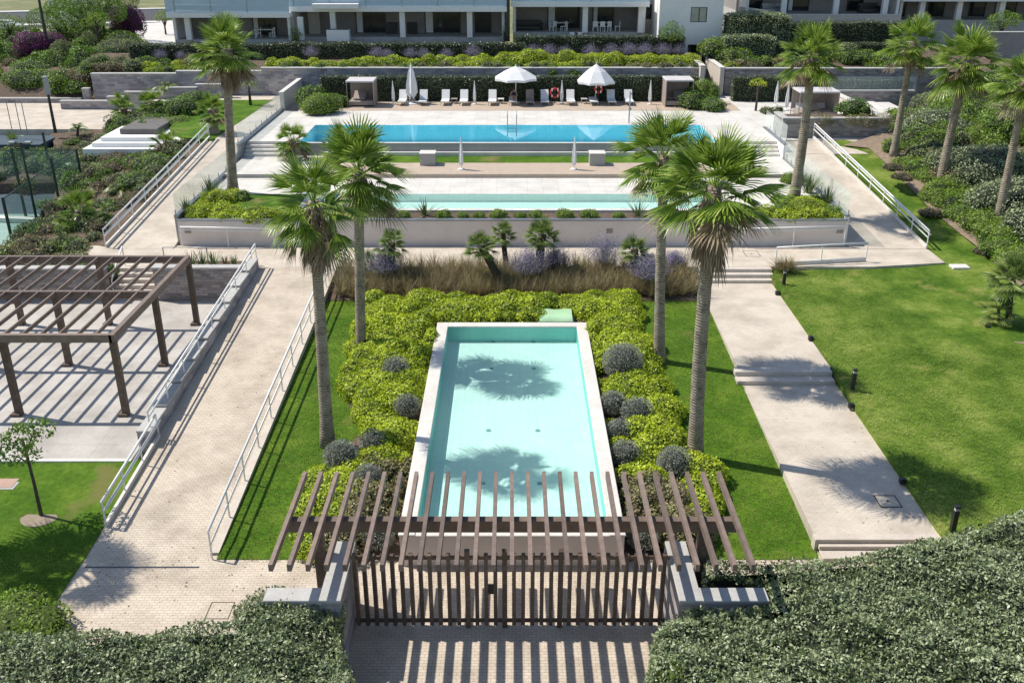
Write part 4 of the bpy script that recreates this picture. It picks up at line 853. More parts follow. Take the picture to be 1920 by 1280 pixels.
# short grass blades over the lawns
def turf(label, tests, n, seed, mat, h_=.05):
    g = np.random.default_rng(seed); P = []
    for x0, x1, y0, y1, zf, ok in tests:
        m = int(n*(x1-x0)*(y1-y0)); x = g.uniform(x0, x1, m); y = g.uniform(y0, y1, m)
        for a, b in zip(x, y):
            if ok(a, b): P.append((a, b, zf(b)+.0))
    o = blades('grass_blades', P, 4, h_, 1.0, .022, mat, None, .3, None, 1); tag(o, label, 'grass', kind='stuff')
M['turf'] = foliage('turf_blade', [(.09,.20,.012), (.18,.33,.02), (.31,.44,.045), (.46,.47,.15)], .8, .3, .7, .4)
M['turf_r'] = foliage('light_turf_blade', [(.15,.26,.02), (.29,.41,.035), (.46,.55,.09), (.62,.6,.25)], .8, .3, .55, .5)
turf('short green grass blades of the two lawns beside the garden pool bed', [(-8.6, -3.3, 22.6, 41, lambda Y: ZC(Y)+.02, lambda a, b: a < bedx(b, -1)), (3.3, 9.0, 22.6, 41, lambda Y: ZC(Y)+.02, lambda a, b: a > bedx(b, 1))], 170, 1, M['turf'])
turf('short green grass blades of the near left lawn', [(-19, -12.4, 19, 27.7, lambda Y: (.03 if Y < 22.9 else .03+(Y-22.9)*.04), lambda a, b: True)], 170, 2, M['turf'])
turf('short lighter grass blades of the large right lawn', [(12.62, 24, 21, 44.3, lambda Y: ZL(Y)+.05, lambda a, b: a < xcurve(b)+.4)], 120, 3, M['turf_r'], .05)

# fallen leaves on the paving
gl_ = np.random.default_rng(4); P = []
for x0, x1, y0, y1, z, n in ((-12.3,-9,17.5,22.8,.004,110), (-9,-5,21,22.8,.004,40), (-4,4,12,18,.004,60), (9.1,12.5,23.5,33,.46,60), (-12.3,-9,23,44,None,110), (4.5,9,20.8,22.8,.004,60), (-30,-13.2,28,42,.304,60)):
    for a, b in zip(gl_.uniform(x0, x1, n), gl_.uniform(y0, y1, n)): P.append((a, b, (ZR(b) if z is None else (z if z != .46 else .40+(b-23.3)*.0101))+.006))
P = np.array(P); o = leaves('leaf_litter', P, np.tile([0,0,1.], (len(P),1)), .06, M['dry'], None, .5, .05, .1); tag(o, 'small dry leaves scattered over the paving', 'leaves', kind='stuff')
# ---------------- gate and its pergola ----------------
GY0 = 19.85
t = thing('slatted_gate', 'wide brown slatted timber gate between the two stone piers', 'gate', (0, GY0, 0))
for i in range(34):
    x = -4.02 + i*.2395; wd = .10
    if i in (12, 16, 22): wd = .13
    MB().box(x-wd/2, x+wd/2, -.07, .07, .08 if wd < .12 else .0, 2.3 if wd < .12 else 2.42).build('gate_post' if wd > .12 else 'slat', M['wood'], t)
for z in (.2, 2.2): MB().box(-4.1, 4.02, -.025, .025, z-.05, z+.05).build('gate_rail', M['wood'], t)
MB().box(-.62, -.45, .06, .1, 1.0, 1.3).build('lock_box', M['dark'], t)
t = thing('gate_pergola', 'brown timber pergola canopy of parallel rafters over the slatted gate', 'pergola', (0, GY0, 0))
for i in range(27):
    x = -5.62 + i*11.24/26; MB().box(x-.05, x+.05, 18.06-GY0, 22.15-GY0, 3.14, 3.33).build('rafter', M['wood_p'], t)
MB().box(-5.75, 5.7, .23, .45, 2.80, 3.139).build('beam', M['wood_p'], t)
for x in (-4.95, 4.88): MB().box(x-.13, x+.13, .21, .47, 0, 2.799).build('post', M['wood'], t)
# ---------------- patio pergola ----------------
px0, px1, py0, py1 = -30.0, -14.25, 31.0, 39.6; zt = 3.55
t = thing('patio_pergola', 'large brown timber pergola standing on the pale patio at the left', 'pergola', (px1, py0, .3))
def rel(mb): mb.v = [(a-px1, b-py0, c-.3) for a, b, c in mb.v]; return mb
for Y in (py0, 35.3, py1): rel(MB().box(px0, px1, Y-.09, Y+.09, zt-.3, zt)).build('cross_beam', M['wood_p'], t)
for X in (px1, px0): rel(MB().box(X-.09, X+.09, py0-.09, py1+.09, zt-.3, zt+.003)).build('side_beam', M['wood_p'], t)
X = px1-.62
while X > px0:
    rel(MB().box(X-.028, X+.028, py0+.09, py1-.09, zt-.15, zt-.005)).build('rafter', M['wood_p'], t); X -= .655
for X in (px1, -18.2, -22.15, -26.1):
    for Y in (py0, 35.3, py1):
        rel(MB().box(X-.11, X+.11, Y-.11, Y+.11, .3, zt-.301)).build('post', M['wood'], t)
        rel(MB().bbox(X-.24, X+.10, Y-.2, Y+.14, .3, .42)).build('post_foot', M['wood'], t)
# ---------------- railings ----------------
def railing(name, label, pts, h=.95, step=1.9, double=True, group=None, lows=(.5,), r=.042, two=0.0, kerb=False, mat='rail'):
    p0 = Vector(pts[0]); t = thing(name, label, 'railing', p0, 0, group); P = [Vector(p)-p0 for p in pts]
    tot = sum((P[i+1]-P[i]).length for i in range(len(P)-1)); n = max(1, round(tot/step))
    def at(d):
        for i in range(len(P)-1):
            L = (P[i+1]-P[i]).length
            if d <= L+1e-6: return P[i].lerp(P[i+1], d/L)
            d -= L
        return P[-1]
    for k in range(n+1):
        p = at(tot*k/n); MB().box(p.x-.02, p.x+.02, p.y-.02, p.y+.02, p.z-.05, p.z+h).build('post', M[mat], t)
    for z in [h]+[h*q for q in lows]:
        mb = MB(); u = [p+Vector((0,0,z)) for p in P]
        mb.tube(u, [r if z == h else r*.8]*len(u), 8); mb.build('top_rail' if z == h else 'mid_rail', M[mat], t, True)
    if two:
        mb = MB(); u = [p+Vector((two,0,h*.78)) for p in P]; mb.tube(u, [r]*len(u), 8); mb.build('hand_rail', M[mat], t, True)
    if kerb:
        mb = MB()
        for i in range(len(P)-1): mb.beam(P[i]+Vector((0,0,.08)), P[i+1]+Vector((0,0,.08)), .1, .16)
        mb.build('kerb_beam', M['capw'], t)
    return t
railing('ramp_railing', 'long white railing between the brick ramp and the central lawn', [(-8.72,22.7,.05), (-8.72,44.0,1.45), (-8.72,45.6,1.42)], .95, 1.9, group='white railings of the ramp')
railing('ramp_railing', 'white railing on top of the stepped block wall beside the patio', [(-12.55,28.9,.42), (-12.55,44.3,1.42)], 1.15, 1.9, lows=(.8,), two=.0, group='white railings of the ramp')
railing('ramp_railing', 'short white double railing at the lower left edge of the brick ramp', [(-12.38,24.2,.08), (-12.38,29.1,.42)], .9, 1.7, two=.12, lows=(.62,), kerb=True, group='white railings of the ramp')
railing('path_railing', 'white railing along the left edge of the left sloping path', [(-21.15,47.2,1.45), (-20.6,55,2.6), (-20.05,63,3.8)], .95, 1.7, lows=(.6,), kerb=True, two=.1, group='white railings of the sloping paths')
railing('path_railing', 'white double railing between the right sloping path and the curved lawn', [(21.5,47.0,1.45), (20.75,55,2.62), (19.95,63,3.82)], .95, 1.9, lows=(.6,), kerb=True, two=.1, group='white railings of the sloping paths')
railing('walkway_railing', 'white railing with a bottom beam at the walkway edge right of the path stairs', [(13.0,44.42,1.4), (17.7,45.1,1.42)], .95, 2.2, lows=(.18,), kerb=True, group='white railings of the walkway')
railing('wall_handrail', 'white handrail in front of the right end of the long beige wall', [(12.0,47.35,1.4), (17.3,47.35,1.55)], 1.0, 2.3, lows=(.85,), group='white railings of the walkway')
railing('wall_handrail', 'white handrail in front of the left end of the long beige wall', [(-17.2,47.35,1.5), (-12.4,47.35,1.4)], 1.0, 2.3, lows=(.85,), group='white railings of the walkway')
railing('walkway_railing', 'thin grey railing above the planter at the back of the pergola patio', [(-17.2,44.6,1.4), (-12.9,44.6,1.4)], .9, 1.9, lows=(), group='white railings of the walkway', mat='metal', r=.02)
railing('stair_handrail', 'white handrail down the left side of the patio stairs', [(-19.15,42.7,.35), (-19.15,44.5,1.42)], .95, 1.8, lows=(), group='white railings of the walkway', r=.04)
# ---------------- glass fences ----------------
def glass_fence(label, pts, h, step, group='glass fences of the pool terrace', mat='glass', rail=None, name='glass_fence'):
    p0 = Vector(pts[0]); t = thing(name, label, 'fence', p0, 0, group)
    for i in range(len(pts)-1):
        a = Vector(pts[i])-p0; b = Vector(pts[i+1])-p0; n = max(1, round((b-a).length/step))
        for k in range(n):
            u = a.lerp(b, k/n); v = a.lerp(b, (k+1)/n); d = (v-u)*.008; mb = MB().beam(u+d+Vector((0,0,h/2)), v-d+Vector((0,0,h/2)), .014, h); mb.build('glass_panel', M[mat], t)
            MB().box(u.x-.018, u.x+.018, u.y-.018, u.y+.018, u.z, u.z+h*(1 if rail else .25)).build('post', M[rail or 'metal'], t)
    return t
glass_fence('clear glass fence along the left side of the pool terraces', [(-17.49,47.8,3.0), (-17.49,60.5,3.0)], 1.15, 1.5)
glass_fence('clear glass fence beside the upper pool, above the left sloping path', [(-17.49,60.55,3.98), (-17.49,73,3.98)], 1.15, 1.5)
glass_fence('clear glass fence along the right side of the lower pool terraces', [(17.49,47.8,3.0), (17.49,60.5,3.0)], 1.15, 1.5)
glass_fence('clear glass fence beside the right end of the upper pool', [(17.49,60.55,3.98), (17.49,66,3.98)], 1.15, 1.5)
a = W(1565,0,77.2)[0]; b = W(1745,0,77.2)[0]; zt_ = W(1650,168,77.2)[1]
glass_fence('glass fence with slim posts on the stone wall behind the right cabana', [(a,77.2,zt_), (b,77.2,zt_)], 1.0, 1.3, rail='metal')
# sports court enclosure
def court_post(px, py0, zb, py1, lab, r=.06, lampy=False):
    x, y = G(px, py0, zb); z = W(px, py1, y)[1]; o = MB().box(x-r, x+r, y-r, y+r, zb, z)
    return (x, y, zb, z)
CP = [(25,462,372), (73,432,238), (100,348,250), (113,388,297), (157,357,280), (50,412,280), (38,440,425), (88,436,395)]
cps = []
for i, (px, pb, ptop) in enumerate(CP):
    x, y = G(px, pb, .6); z = CZ; k = ptop
    # the posts lean outwards in the picture only through perspective: stand them upright
    zt_ = .6
    for _ in range(40):
        zt_ += .12
        u = (y*ct-(zt_-CZ)*st); v = 640-F*((y*st+(zt_-CZ)*ct)/u)
        if v < k: break
    cps.append((x, y, zt_))
    if i == 1: continue
    o = MB().box(x-.06, x+.06, y-.06, y+.06, .6, zt_).build('court_post', M['green_m'], None, False, (x, y, .6))
    tag(o, ['dark green court post nearest the pergola, at the left edge','','dark green court post at the back of the court beside the lamp post','dark green court post in the middle of the glass court fence','dark green court post at the right corner of the court','dark green court post left of the tall lamp post','short dark green post at the front of the court','short dark green post on the court kerb'][i], 'post', 'dark green posts of the sports court')
def gpanel(a, b, za, zb, lab):
    t = thing('court_glass_wall', lab, 'glass wall', (a[0], a[1], .62), 0, 'glass walls of the sports court'); p = Vector((0,0,0)); q = Vector((b[0]-a[0], b[1]-a[1], 0)); h = min(za, zb)-.7
    MB().beam(p+Vector((0,0,h/2)), q+Vector((0,0,h/2)), .02, h).build('glass_panel', M['glass_g'], t)
    MB().beam(p+Vector((0,0,h)), q+Vector((0,0,h)), .05, .05).build('top_rail', M['green_m'], t); return t
far = (-44, cps[2][1]); nf = (-40, 47.5)
gpanel(cps[4], (far[0], cps[4][1]), cps[4][2], cps[4][2], 'tinted glass wall along the back of the sports court')
gpanel(cps[3], cps[4], cps[3][2], cps[4][2], 'short tinted glass wall at the right corner of the sports court')
gpanel(cps[0], cps[3], cps[0][2], cps[3][2], 'tinted glass wall along the front side of the sports court')
def lamp_post(name, lab, x, y, zb, zt, mat, w_=.07, heads=True):
    t = thing(name, lab, 'lamp post', (x, y, zb)); h = zt-zb
    MB().cyl((0,0,-.05), (0,0,h), w_*1.2, w_*.8, 10).build('pole', M[mat], t)
    if heads:
        MB().box(-.55, .55, -.04, .04, h-.12, h-.05).build('cross_arm', M[mat], t)
        for s in (-1, 1): MB().bbox(s*.45-.16, s*.45+.16, -.14, .14, h-.05, h+.06).build('lamp_head', M['metal'], t)
    else: MB().bbox(-w_*1.4, w_*1.4, -w_*1.4, w_*1.4, h-1.0, h+.25).build('lamp_head', M['cap'], t)
    return t
x, y, z = cps[1]; lamp_post('court_lamp_post', 'tall dark green lamp post with two heads above the sports court', x, y, .6, z+.3, 'green_m')
x, y = G(104, 248, 3.0); lamp_post('plaza_lamp_post', 'tall slim grey lamp post with a pale head on the upper left plaza', x, y, 3.0, W(90, 150, y)[1], 'dark', .1, False)
x, y = G(18, 180, 3.2); lamp_post('street_lamp', 'tall dark pole at the top left edge by the road', x, 92, 4.5, 16, 'dark', .12, False)
for i, (px, py) in enumerate([(24,250),(40,249),(52,251)]):
    x, y = G(px, py, 3.0); o = MB().cyl((x,y,3), (x,y,5.4), .03, n=6).build('thin_pole', M['metal'], None, False, (x,y,3)); tag(o, ['leftmost of three thin grey poles on the upper left plaza','middle one of three thin grey poles on the upper left plaza','rightmost of three thin grey poles on the upper left plaza'][i], 'pole', 'thin poles on the plaza')
# hot tub
x0, y0 = G(158, 300, 2.2); x1 = G(325, 300, 2.2)[0]; t = thing('hot_tub', 'covered hot tub with a grey lid on three white steps, left of the path railing', 'hot tub', ((x0+x1)/2, y0, 1.95)); w_ = (x1-x0)/2
for i in range(3): MB().bbox(-w_+i*.45, w_-i*.45, i*.5, 7.2-i*.2, (0 if i == 0 else .7+i*.28), 1.0+i*.28, .02).build('step', M['white'], t)
MB().bbox(-w_+1.9, w_-1.5, 2.0, 6.4, 1.56, 1.95, .05).build('lid', pm('grey_tub_cover', (.16,.15,.14), (.12,.11,.1), 1, .7), t)
struct(sheet('hot_tub_terrace', [(y0-.6, x0-1.2, x1+.6, 2.0, 2.2), (y0+8, x0-1.2, x1+.6, 2.3, 2.5)], M['capw'], 1.5))
x, y = G(372, 268, 3.4); o = MB().bbox(x-2.2, x+.8, y-.3, y+1.2, 2.2, 3.55).build('white_planter', M['white']); tag(o, 'low white block planter behind the top of the left path railing', 'planter')
# ---------------- pool furniture ----------------
def lounger(label, px, py=199, z=z3+.02, mat='sling', flatb=False, rz=0, group='white sun loungers along the back of the upper pool'):
    x, y = G(px, py, z); t = thing('sun_lounger', label, 'sun lounger', (x, y, z), rz, group)
    MB().beam((0,0,.32), (0,1.25,.32), .62, .05).build('seat', M[mat], t)
    b = (0,1.95,.32+.05) if flatb else (0,1.72,.98); MB().beam((0,1.25,.33), b, .62, .045).build('backrest', M[mat], t)
    mb = MB(); mb.box(-.33,-.30,0,1.9,.26,.30); mb.box(.30,.33,0,1.9,.26,.30); mb.box(-.30,.30,0,.03,.26,.30); mb.build('frame', M['metal'], t)
    for a in (-.3, .3):
        for b in (.15, 1.75): MB().box(a-.02, a+.02, b-.02, b+.02, 0, .26).build('leg', M['metal'], t)
    return t
LG = [(753,'white sun lounger nearest the left cabana, left of the closed hanging parasol'), (792,'white sun lounger right of the closed hanging parasol'), (834,'white sun lounger left of the small table, fourth slim parasol side'), (869,'white sun lounger just left of the slim closed parasol in mid row'), (923,'white sun lounger left of the first open parasol'), (1022,'bluish shaded white lounger at the right edge of the first parasol shade'), (1071,'white sun lounger between the slim parasol and the second open parasol'), (1148,'white sun lounger with a shaded back, right of the second open parasol'), (1181,'rightmost white sun lounger of the row, before the shower post')]
LG[2] = (834, 'white sun lounger left of the low grey table in the row')
L0 = None
for px, lab in LG:
    if L0 is None: L0 = lounger(lab, px)
    else: x, y = G(px, 199, z3+.02); copy_tree(L0, None, (x, y, z3+.02), 0, lab)
lounger('white flat lounger with a person on it under the first open parasol', 962, 199, flatb=True)
lounger('brown taupe lounger fully in the shade of the first open parasol', 994, 199, mat='taupe')
lounger('white flat lounger under the second open parasol, before the red ring', 1114, 199, flatb=True)
def table(label, px, mat='rail'):
    x, y = G(px, 194, z3+.02); t = thing('side_table', label, 'table', (x, y, z3+.02), 0, 'small low tables between the loungers'); MB().bbox(-.25,.25,-.25,.25,.34,.38,.01).build('table_top', M[mat], t)
    for a in (-.2,.2):
        for b in (-.2,.2): MB().box(a-.02,a+.02,b-.02,b+.02,0,.34).build('leg', M[mat], t)
table('low grey table under the closed hanging parasol', 773, 'cap'); table('low grey table between the third and fourth loungers', 852, 'taupe'); table('small white table beside the first open parasol', 939); table('small table left of the second open parasol', 1095, 'cap')
def parasol(label, px, pyb, pytop, pyed, w_, z=z3+.02, sides=8, dy=0, peak=0):
    x, y = G(px, pyb, z); zt = W(px, pytop, y)[1]-z; ze = W(px, pyed, y)[1]-z; t = thing('open_parasol', label, 'parasol', (x, y, z), 0, 'open white parasols'); r_ = w_/2
    MB().cyl((0,0,0), (0,0,zt+.12), .035, n=10).build('pole', M['rail'], t)
    mb = MB(); n = sides; a0 = math.pi/n
    for k in range(n):
        a, b = a0+2*math.pi*k/n, a0+2*math.pi*(k+1)/n; A = (r_*math.cos(a), r_*math.sin(a), ze); B = (r_*math.cos(b), r_*math.sin(b), ze); m_ = ((A[0]+B[0])/2*.97, (A[1]+B[1])/2*.97, ze+.03)
        c1 = (A[0]*.5, A[1]*.5, ze+(zt-ze)*.58); c2 = (B[0]*.5, B[1]*.5, ze+(zt-ze)*.58)
        mb.add([(0,0,zt), c1, c2, A, m_, B], [(0,1,2), (1,3,4), (1,4,2), (2,4,5)])
        mb.add([A, m_, B, (B[0],B[1],ze-.16), (m_[0],m_[1],ze-.13), (A[0],A[1],ze-.16)], [(0,5,4,1), (1,4,3,2)])
    o = mb.build('canopy', M['canvas'], t); mod = o.modifiers.new('thick', 'SOLIDIFY'); mod.thickness = .012
    for k in range(n):
        a = a0+2*math.pi*k/n; MB().beam((0,0,zt-.08), (r_*.98*math.cos(a), r_*.98*math.sin(a), ze-.03), .02, .02).build('rib', M['rail'], t)
    MB().bbox(-.3,.3,-.3,.3,0,.09).build('base', M['cap'], t); return t
parasol('open white parasol with a low wide canopy over the loungers, left of the two', 967, 193, 124, 146, 3.5)
parasol('open white parasol with a steep pointed canopy over the loungers, right of the two', 1116, 192, 120, 152, 3.1)
def closed(label, px, pyb, pyt, z, r_=.12, name='closed_parasol', group='slim closed white parasols', sag=False):
    x, y = G(px, pyb, z); h = W(px, pyt, y)[1]-z; t = thing(name, label, 'parasol', (x, y, z), 0, group)
    MB().cyl((0,0,0), (0,0,h), .03, n=8).build('pole', M['rail'], t); mb = MB(); n = 12; rows = [(.0,.03),(.25,.5),(.6,.9),(.85,1.0),(1.0,.75)]; vs = []
    for u, q in rows:
        for k in range(n):
            a = 2*math.pi*k/n; rr = r_*q*(1+(.22 if k % 2 else -.22)); vs.append((rr*math.cos(a), rr*math.sin(a), h*(1-.86*u)+(0 if not sag or u < 1 else (.25 if k % 2 else -.1))))
    fs = [(i*n+k, (i+1)*n+k, (i+1)*n+(k+1) % n, i*n+(k+1) % n) for i in range(4) for k in range(n)]; mb.add(vs, fs); mb.build('folded_canopy', M['canvas'], t)
    MB().lathe([(r_*1.6,0),(r_*1.6,.06),(r_*.8,.09)]).build('base', M['rail'], t); return t
for px, pb, pt_, lab in [(738,196,152,'slim closed white parasol right of the left cabana'), (890,196,152,'slim closed white parasol in the middle of the lounger row'), (1053,195,151,'slim closed white parasol beside the red life ring'), (1218,196,151,'slim closed white parasol left of the right cabana')]: closed(lab, px, pb, pt_, z3+.02)
closed('tall closed white parasol hanging loosely above the left loungers', 773, 194, 118, z3+.02, .42, 'hanging_parasol', None, True)
for px, pb, pt_, lab in [(865,318,258,'slim closed white parasol on the middle deck, left one'), (1076,318,257,'slim closed white parasol on the middle deck, right one'), (1454,199,152,'slim closed white parasol by the small tree on the right plaza'), (1474,207,155,'slim closed white parasol in front of the right plaza cabana')]: closed(lab, px, pb, pt_, z2 if px < 1200 else z3, .13)
def cube(label, px, py):
    x, y = G(px, py, z2); t = thing('deck_box', label, 'box', (x, y, z2), 0, 'grey boxes on the middle deck'); MB().bbox(-.48,.48,0,.9,0,.72,.03).build('box_body', pm('warm_grey_paint', (.42,.41,.39), (.38,.37,.35), 1, .6), t); MB().bbox(-.5,.5,-.02,.92,.721,.78,.01).build('lid', M['capw'], t)
cube('square grey box with a white lid on the middle deck, left one', 802, 311); cube('square grey box with a white lid on the middle deck, right one', 1120, 311)
def daybed(label, px, py, wpx, top, mirror=1, z=z3+.02, group='cabana daybeds'):
    x, y = G(px, py, z); s = 23.5; w_ = wpx/s/2; h = W(px, top, y)[1]-z; t = thing('cabana_daybed', label, 'daybed', (x, y, z), 0, group); d = 2.0
    for a in (-w_, w_):
        for b in (0, d): MB().box(a-.03,a+.03,b-.03,b+.03,0,h).build('post', M['taupe'], t)
    MB().bbox(-w_-.05, w_+.05, -.05, d+.05, h, h+.12, .02).build('roof', pm('pale_cabana_roof', (.62,.6,.6), (.55,.53,.53), 1, .7) if 'cr' not in V else V['cr'], t)
    MB().box(-w_+.02, w_-.02, d-.04, d-.01, .35, h-.02).build('back_curtain', M['taupe'], t); s_ = w_*mirror
    MB().box(min(s_, s_-mirror*.05), max(s_, s_-mirror*.05), .1, d-.1, .05, h-.02).build('side_curtain', M['taupe'], t)
    MB().bbox(-w_+.08, w_-.08, .1, d-.1, .12, .42, .03).build('mattress', M['taupe'], t); MB().beam((-mirror*.2, .5, .52), (-mirror*.2, 1.7, .95), .9, .1).build('raised_back', M['taupe'], t); return t
daybed('taupe cabana daybed with a pale roof at the left end of the lounger row', 677, 201, 48, 155)
daybed('taupe cabana daybed with a pale roof at the right end of the lounger row', 1272, 201, 48, 153, -1)
t = daybed('open white cabana with pale roof on the right plaza, behind the stone planter', 1532, 222, 66, 175, 1, z3)
for px, lab in ((1548,'white lounger with raised back inside the right plaza cabana'), (1508,'white lounger under the left half of the right plaza cabana')): lounger(lab, px, 220, z3, group='white loungers on the right plaza')
# life rings
def ring(label, px, py, r_=.36, post=True):
    x, y = G(px, 195, z3+.02); z = W(px, py, y)[1]; t = thing('life_ring', label, 'life ring', (x, y, z3), 0, 'red life rings'); mb = MB(); n = 20; m = 8; vs = []
    for i in range(n):
        a = 2*math.pi*i/n
        for j in range(m):
            b = 2*math.pi*j/m; q = r_+.085*math.cos(b); vs.append((q*math.cos(a), .085*math.sin(b)-.08, z-z3+q*math.sin(a)))
    mb.add(vs, [(i*m+j, ((i+1) % n)*m+j, ((i+1) % n)*m+(j+1) % m, i*m+(j+1) % m) for i in range(n) for j in range(m)]); mb.build('ring', M['red'], t, True)
    MB().box(-.03,.03,.02,.08,0,z-z3+r_).build('post', M['dark'], t)
    mb = MB()
    for a in (45,135,225,315):
        c = Vector((r_*math.cos(R(a)), -.08, z-z3+r_*math.sin(R(a)))); mb.cbox(c, (.07,.19,.2))
    mb.build('band', M['rail'], t)
ring('red life ring on its stand beside the slim closed parasol', 1040, 174, .32); ring('red life ring behind the second open parasol pole', 1121, 167, .26)
# ladder and shower
def ladder():
    x, y = G(960, 236, z3); t = thing('pool_ladder', 'steel ladder rails at the back edge of the swimming pool', 'ladder', (x, y, z3))
    for s in (-.32, .32):
        mb = MB().tube([(s,-.12,-.7),(s,-.12,.7),(s,0,.92),(s,.35,.92),(s,.5,.75),(s,.5,0)], [.03]*6, 8); mb.build('rail', M['metal'], t, True)
    for z in (-.15,-.4): MB().cbox((0,-.14,z), (.6,.1,.03)).build('tread', M['metal'], t)
ladder()
x, y = G(1179, 231, z3); t = thing('pool_shower', 'slim grey shower post at the back edge of the swimming pool', 'shower', (x, y, z3)); MB().cyl((0,0,0),(0,0,2.2),.05,n=10).build('post', M['metal'], t); MB().beam((0,0,2.1),(0,-.35,2.15),.04,.04).build('shower_arm', M['metal'], t); MB().cyl((0,-.35,2.05),(0,-.35,2.13),.1,n=12).build('shower_head', M['metal'], t); MB().cbox((.08,-.02,1.0),(.1,.1,.16)).build('tap', M['metal'], t)
# green cover behind the garden pool
x0, y0 = G(1012, 603, 1.12); x1 = G(1074, 603, 1.12)[0]; t = thing('pump_cover', 'pale green translucent cover panel lying behind the back rim of the garden pool', 'cover', (x0, 37.98, .8)); wv = x1-x0
mb = MB(); n = 8; vs = []
for i in range(n+1):
    for j in range(2): vs.append((wv*i/n, j*1.15, .32+.018*math.sin(i*1.1)*(j+.3)+j*.12))
vs += [(a, b, c-.05) for a, b, c in vs]; k = 2*(n+1)
mb.add(vs, [(2*i, 2*i+2, 2*i+3, 2*i+1) for i in range(n)]+[(k+2*i+1, k+2*i+3, k+2*i+2, k+2*i) for i in range(n)]+[(2*i, k+2*i, k+2*i+2, 2*i+2) for i in range(n)]+[(2*i+1, 2*i+3, k+2*i+3, k+2*i+1) for i in range(n)]); mb.build('sheet', pm('pale_green_plastic', (.42,.66,.40), (.48,.72,.46), 1.5, .4), t, True); MB().box(-.08, wv+.08, .02, 1.1, -.1, .2).build('box_frame', M['cap'], t)
# ---------------- lawn lights, bollards, covers ----------------
def bollard(label, px, pb, pt_, z, w_=.07):
    x, y = G(px, pb, z); h = W(px, pt_, y)[1]-z; t = thing('bollard_light', label, 'bollard', (x, y, z), 0, 'dark bollard lights'); MB().box(-w_,w_,-w_,w_,0,h-.16).build('post', M['dark'], t); MB().box(-w_*.8,w_*.8,-w_*.8,w_*.8,h-.16,h-.06).build('lens', M['cap'], t); MB().bbox(-w_*1.1,w_*1.1,-w_*1.1,w_*1.1,h-.06,h,.01).build('cap', M['dark'], t); return t
bollard('dark bollard light on the right lawn beside the middle steps', 1598, 729, 692, .85); bollard('dark bollard light by the lower path steps next to the big hedge', 1785, 996, 948, .5); bollard('dark bollard light in the grass clump at the top of the path', 1469, 534, 506, 1.15)
for px, py, z, lab in [(1455,553,.9,'small dark spotlight on the path edge just below the top steps'), (1517,638,.88,'small dark spotlight on the path edge, second from the top'), (1592,765,.55,'small dark spotlight on the path edge below the middle steps'), (1688,906,.47,'small dark spotlight on the path edge inside the palm shadow'), (1848,618,.95,'small dark spotlight in front of the small palm on the right lawn')]:
    x, y = G(px, py, z); t = thing('path_spotlight', lab, 'spotlight', (x+.06, y, z), 0, 'small dark spotlights along the right path'); MB().bbox(-.1,.1,-.08,.08,.03,.2,.015).build('housing', M['dark'], t); MB().box(-.03,.03,-.03,.03,-.03,.03).build('stake', M['dark'], t); MB().box(-.08,.08,-.088,-.081,.07,.17).build('lens', M['window'], t)
def cover(label, pts, z, name='access_cover'):
    q = [G(a, b, z) for a, b in pts]; cx = sum(p[0] for p in q)/4; cy = sum(p[1] for p in q)/4; t = thing(name, label, 'access cover', (cx, cy, z), 0, 'paved access covers'); w_ = max(p[0] for p in q)-min(p[0] for p in q); w_ *= .46; d = (max(p[1] for p in q)-min(p[1] for p in q))/2
    mb = MB()
    for a, b, c, e in ((-w_,w_,-d,-d+.025),(-w_,w_,d-.025,d),(-w_,-w_+.025,-d+.025,d-.025),(w_-.025,w_,-d+.025,d-.025)): mb.box(a,b,c,e,-.02,.006)
    mb.build('frame', pm('rusty_frame', (.12,.08,.06), (.09,.06,.045), 3, .8) if 'rf' not in V else V['rf'], t); MB().cyl((0,0,-.01),(0,0,.008),.035,n=10).build('lifting_hole', M['dark'], t)
cover('square access cover in the brick paving near the lower left hedge', [(395,1128),(442,1128),(430,1160),(382,1160)], 0)
cover('square access cover in the right path at the edge of the palm shadow', [(1636,928),(1680,928),(1692,950),(1650,950)], .43)
cover('square access cover at the top of the walkway by the right railing', [(1648,456),(1672,456),(1676,466),(1652,466)], 1.42)
cover('square access cover in the walkway above the path stairs', [(1395,470),(1420,470),(1424,481),(1398,481)], 1.402)
x, y = G(1798, 506, ZL(44)); t = thing('stone_slab', 'pale stone slab lying on the right lawn below the walkway corner', 'slab', (x, y, ZL(44)+.08)); MB().bbox(-.42,.42,-.28,.28,0,.14,.02).build('slab_body', M['capw'], t)
x, y = G(8, 908, .15); t = thing('inspection_cover', 'pinkish square cover with a grey frame in the left lawn', 'access cover', (x, y, .17)); MB().bbox(-.5,.5,-.4,.4,-.05,.06,.01).build('frame', M['cap'], t); MB().box(-.4,.4,-.31,.31,.061,.07).build('lid', pm('terracotta_lid', (.5,.33,.26), (.45,.3,.24), 2, .8), t)
# young tree on the near left lawn
x, y = G(78, 968, .08); struct(MB().lathe([(.62,-.05),(.6,.04),(.45,.05)], (x, y, .085), 22).build('tree_soil_ring', M['cushion_soil']))
leafy_tree('young thin leafy tree in a round soil ring on the near left lawn', (78,968), .08, 2.3, (.85,.75), M['bush'], 5, 'young_tree', size=.13, dens=240, r=.05, lobes=6)
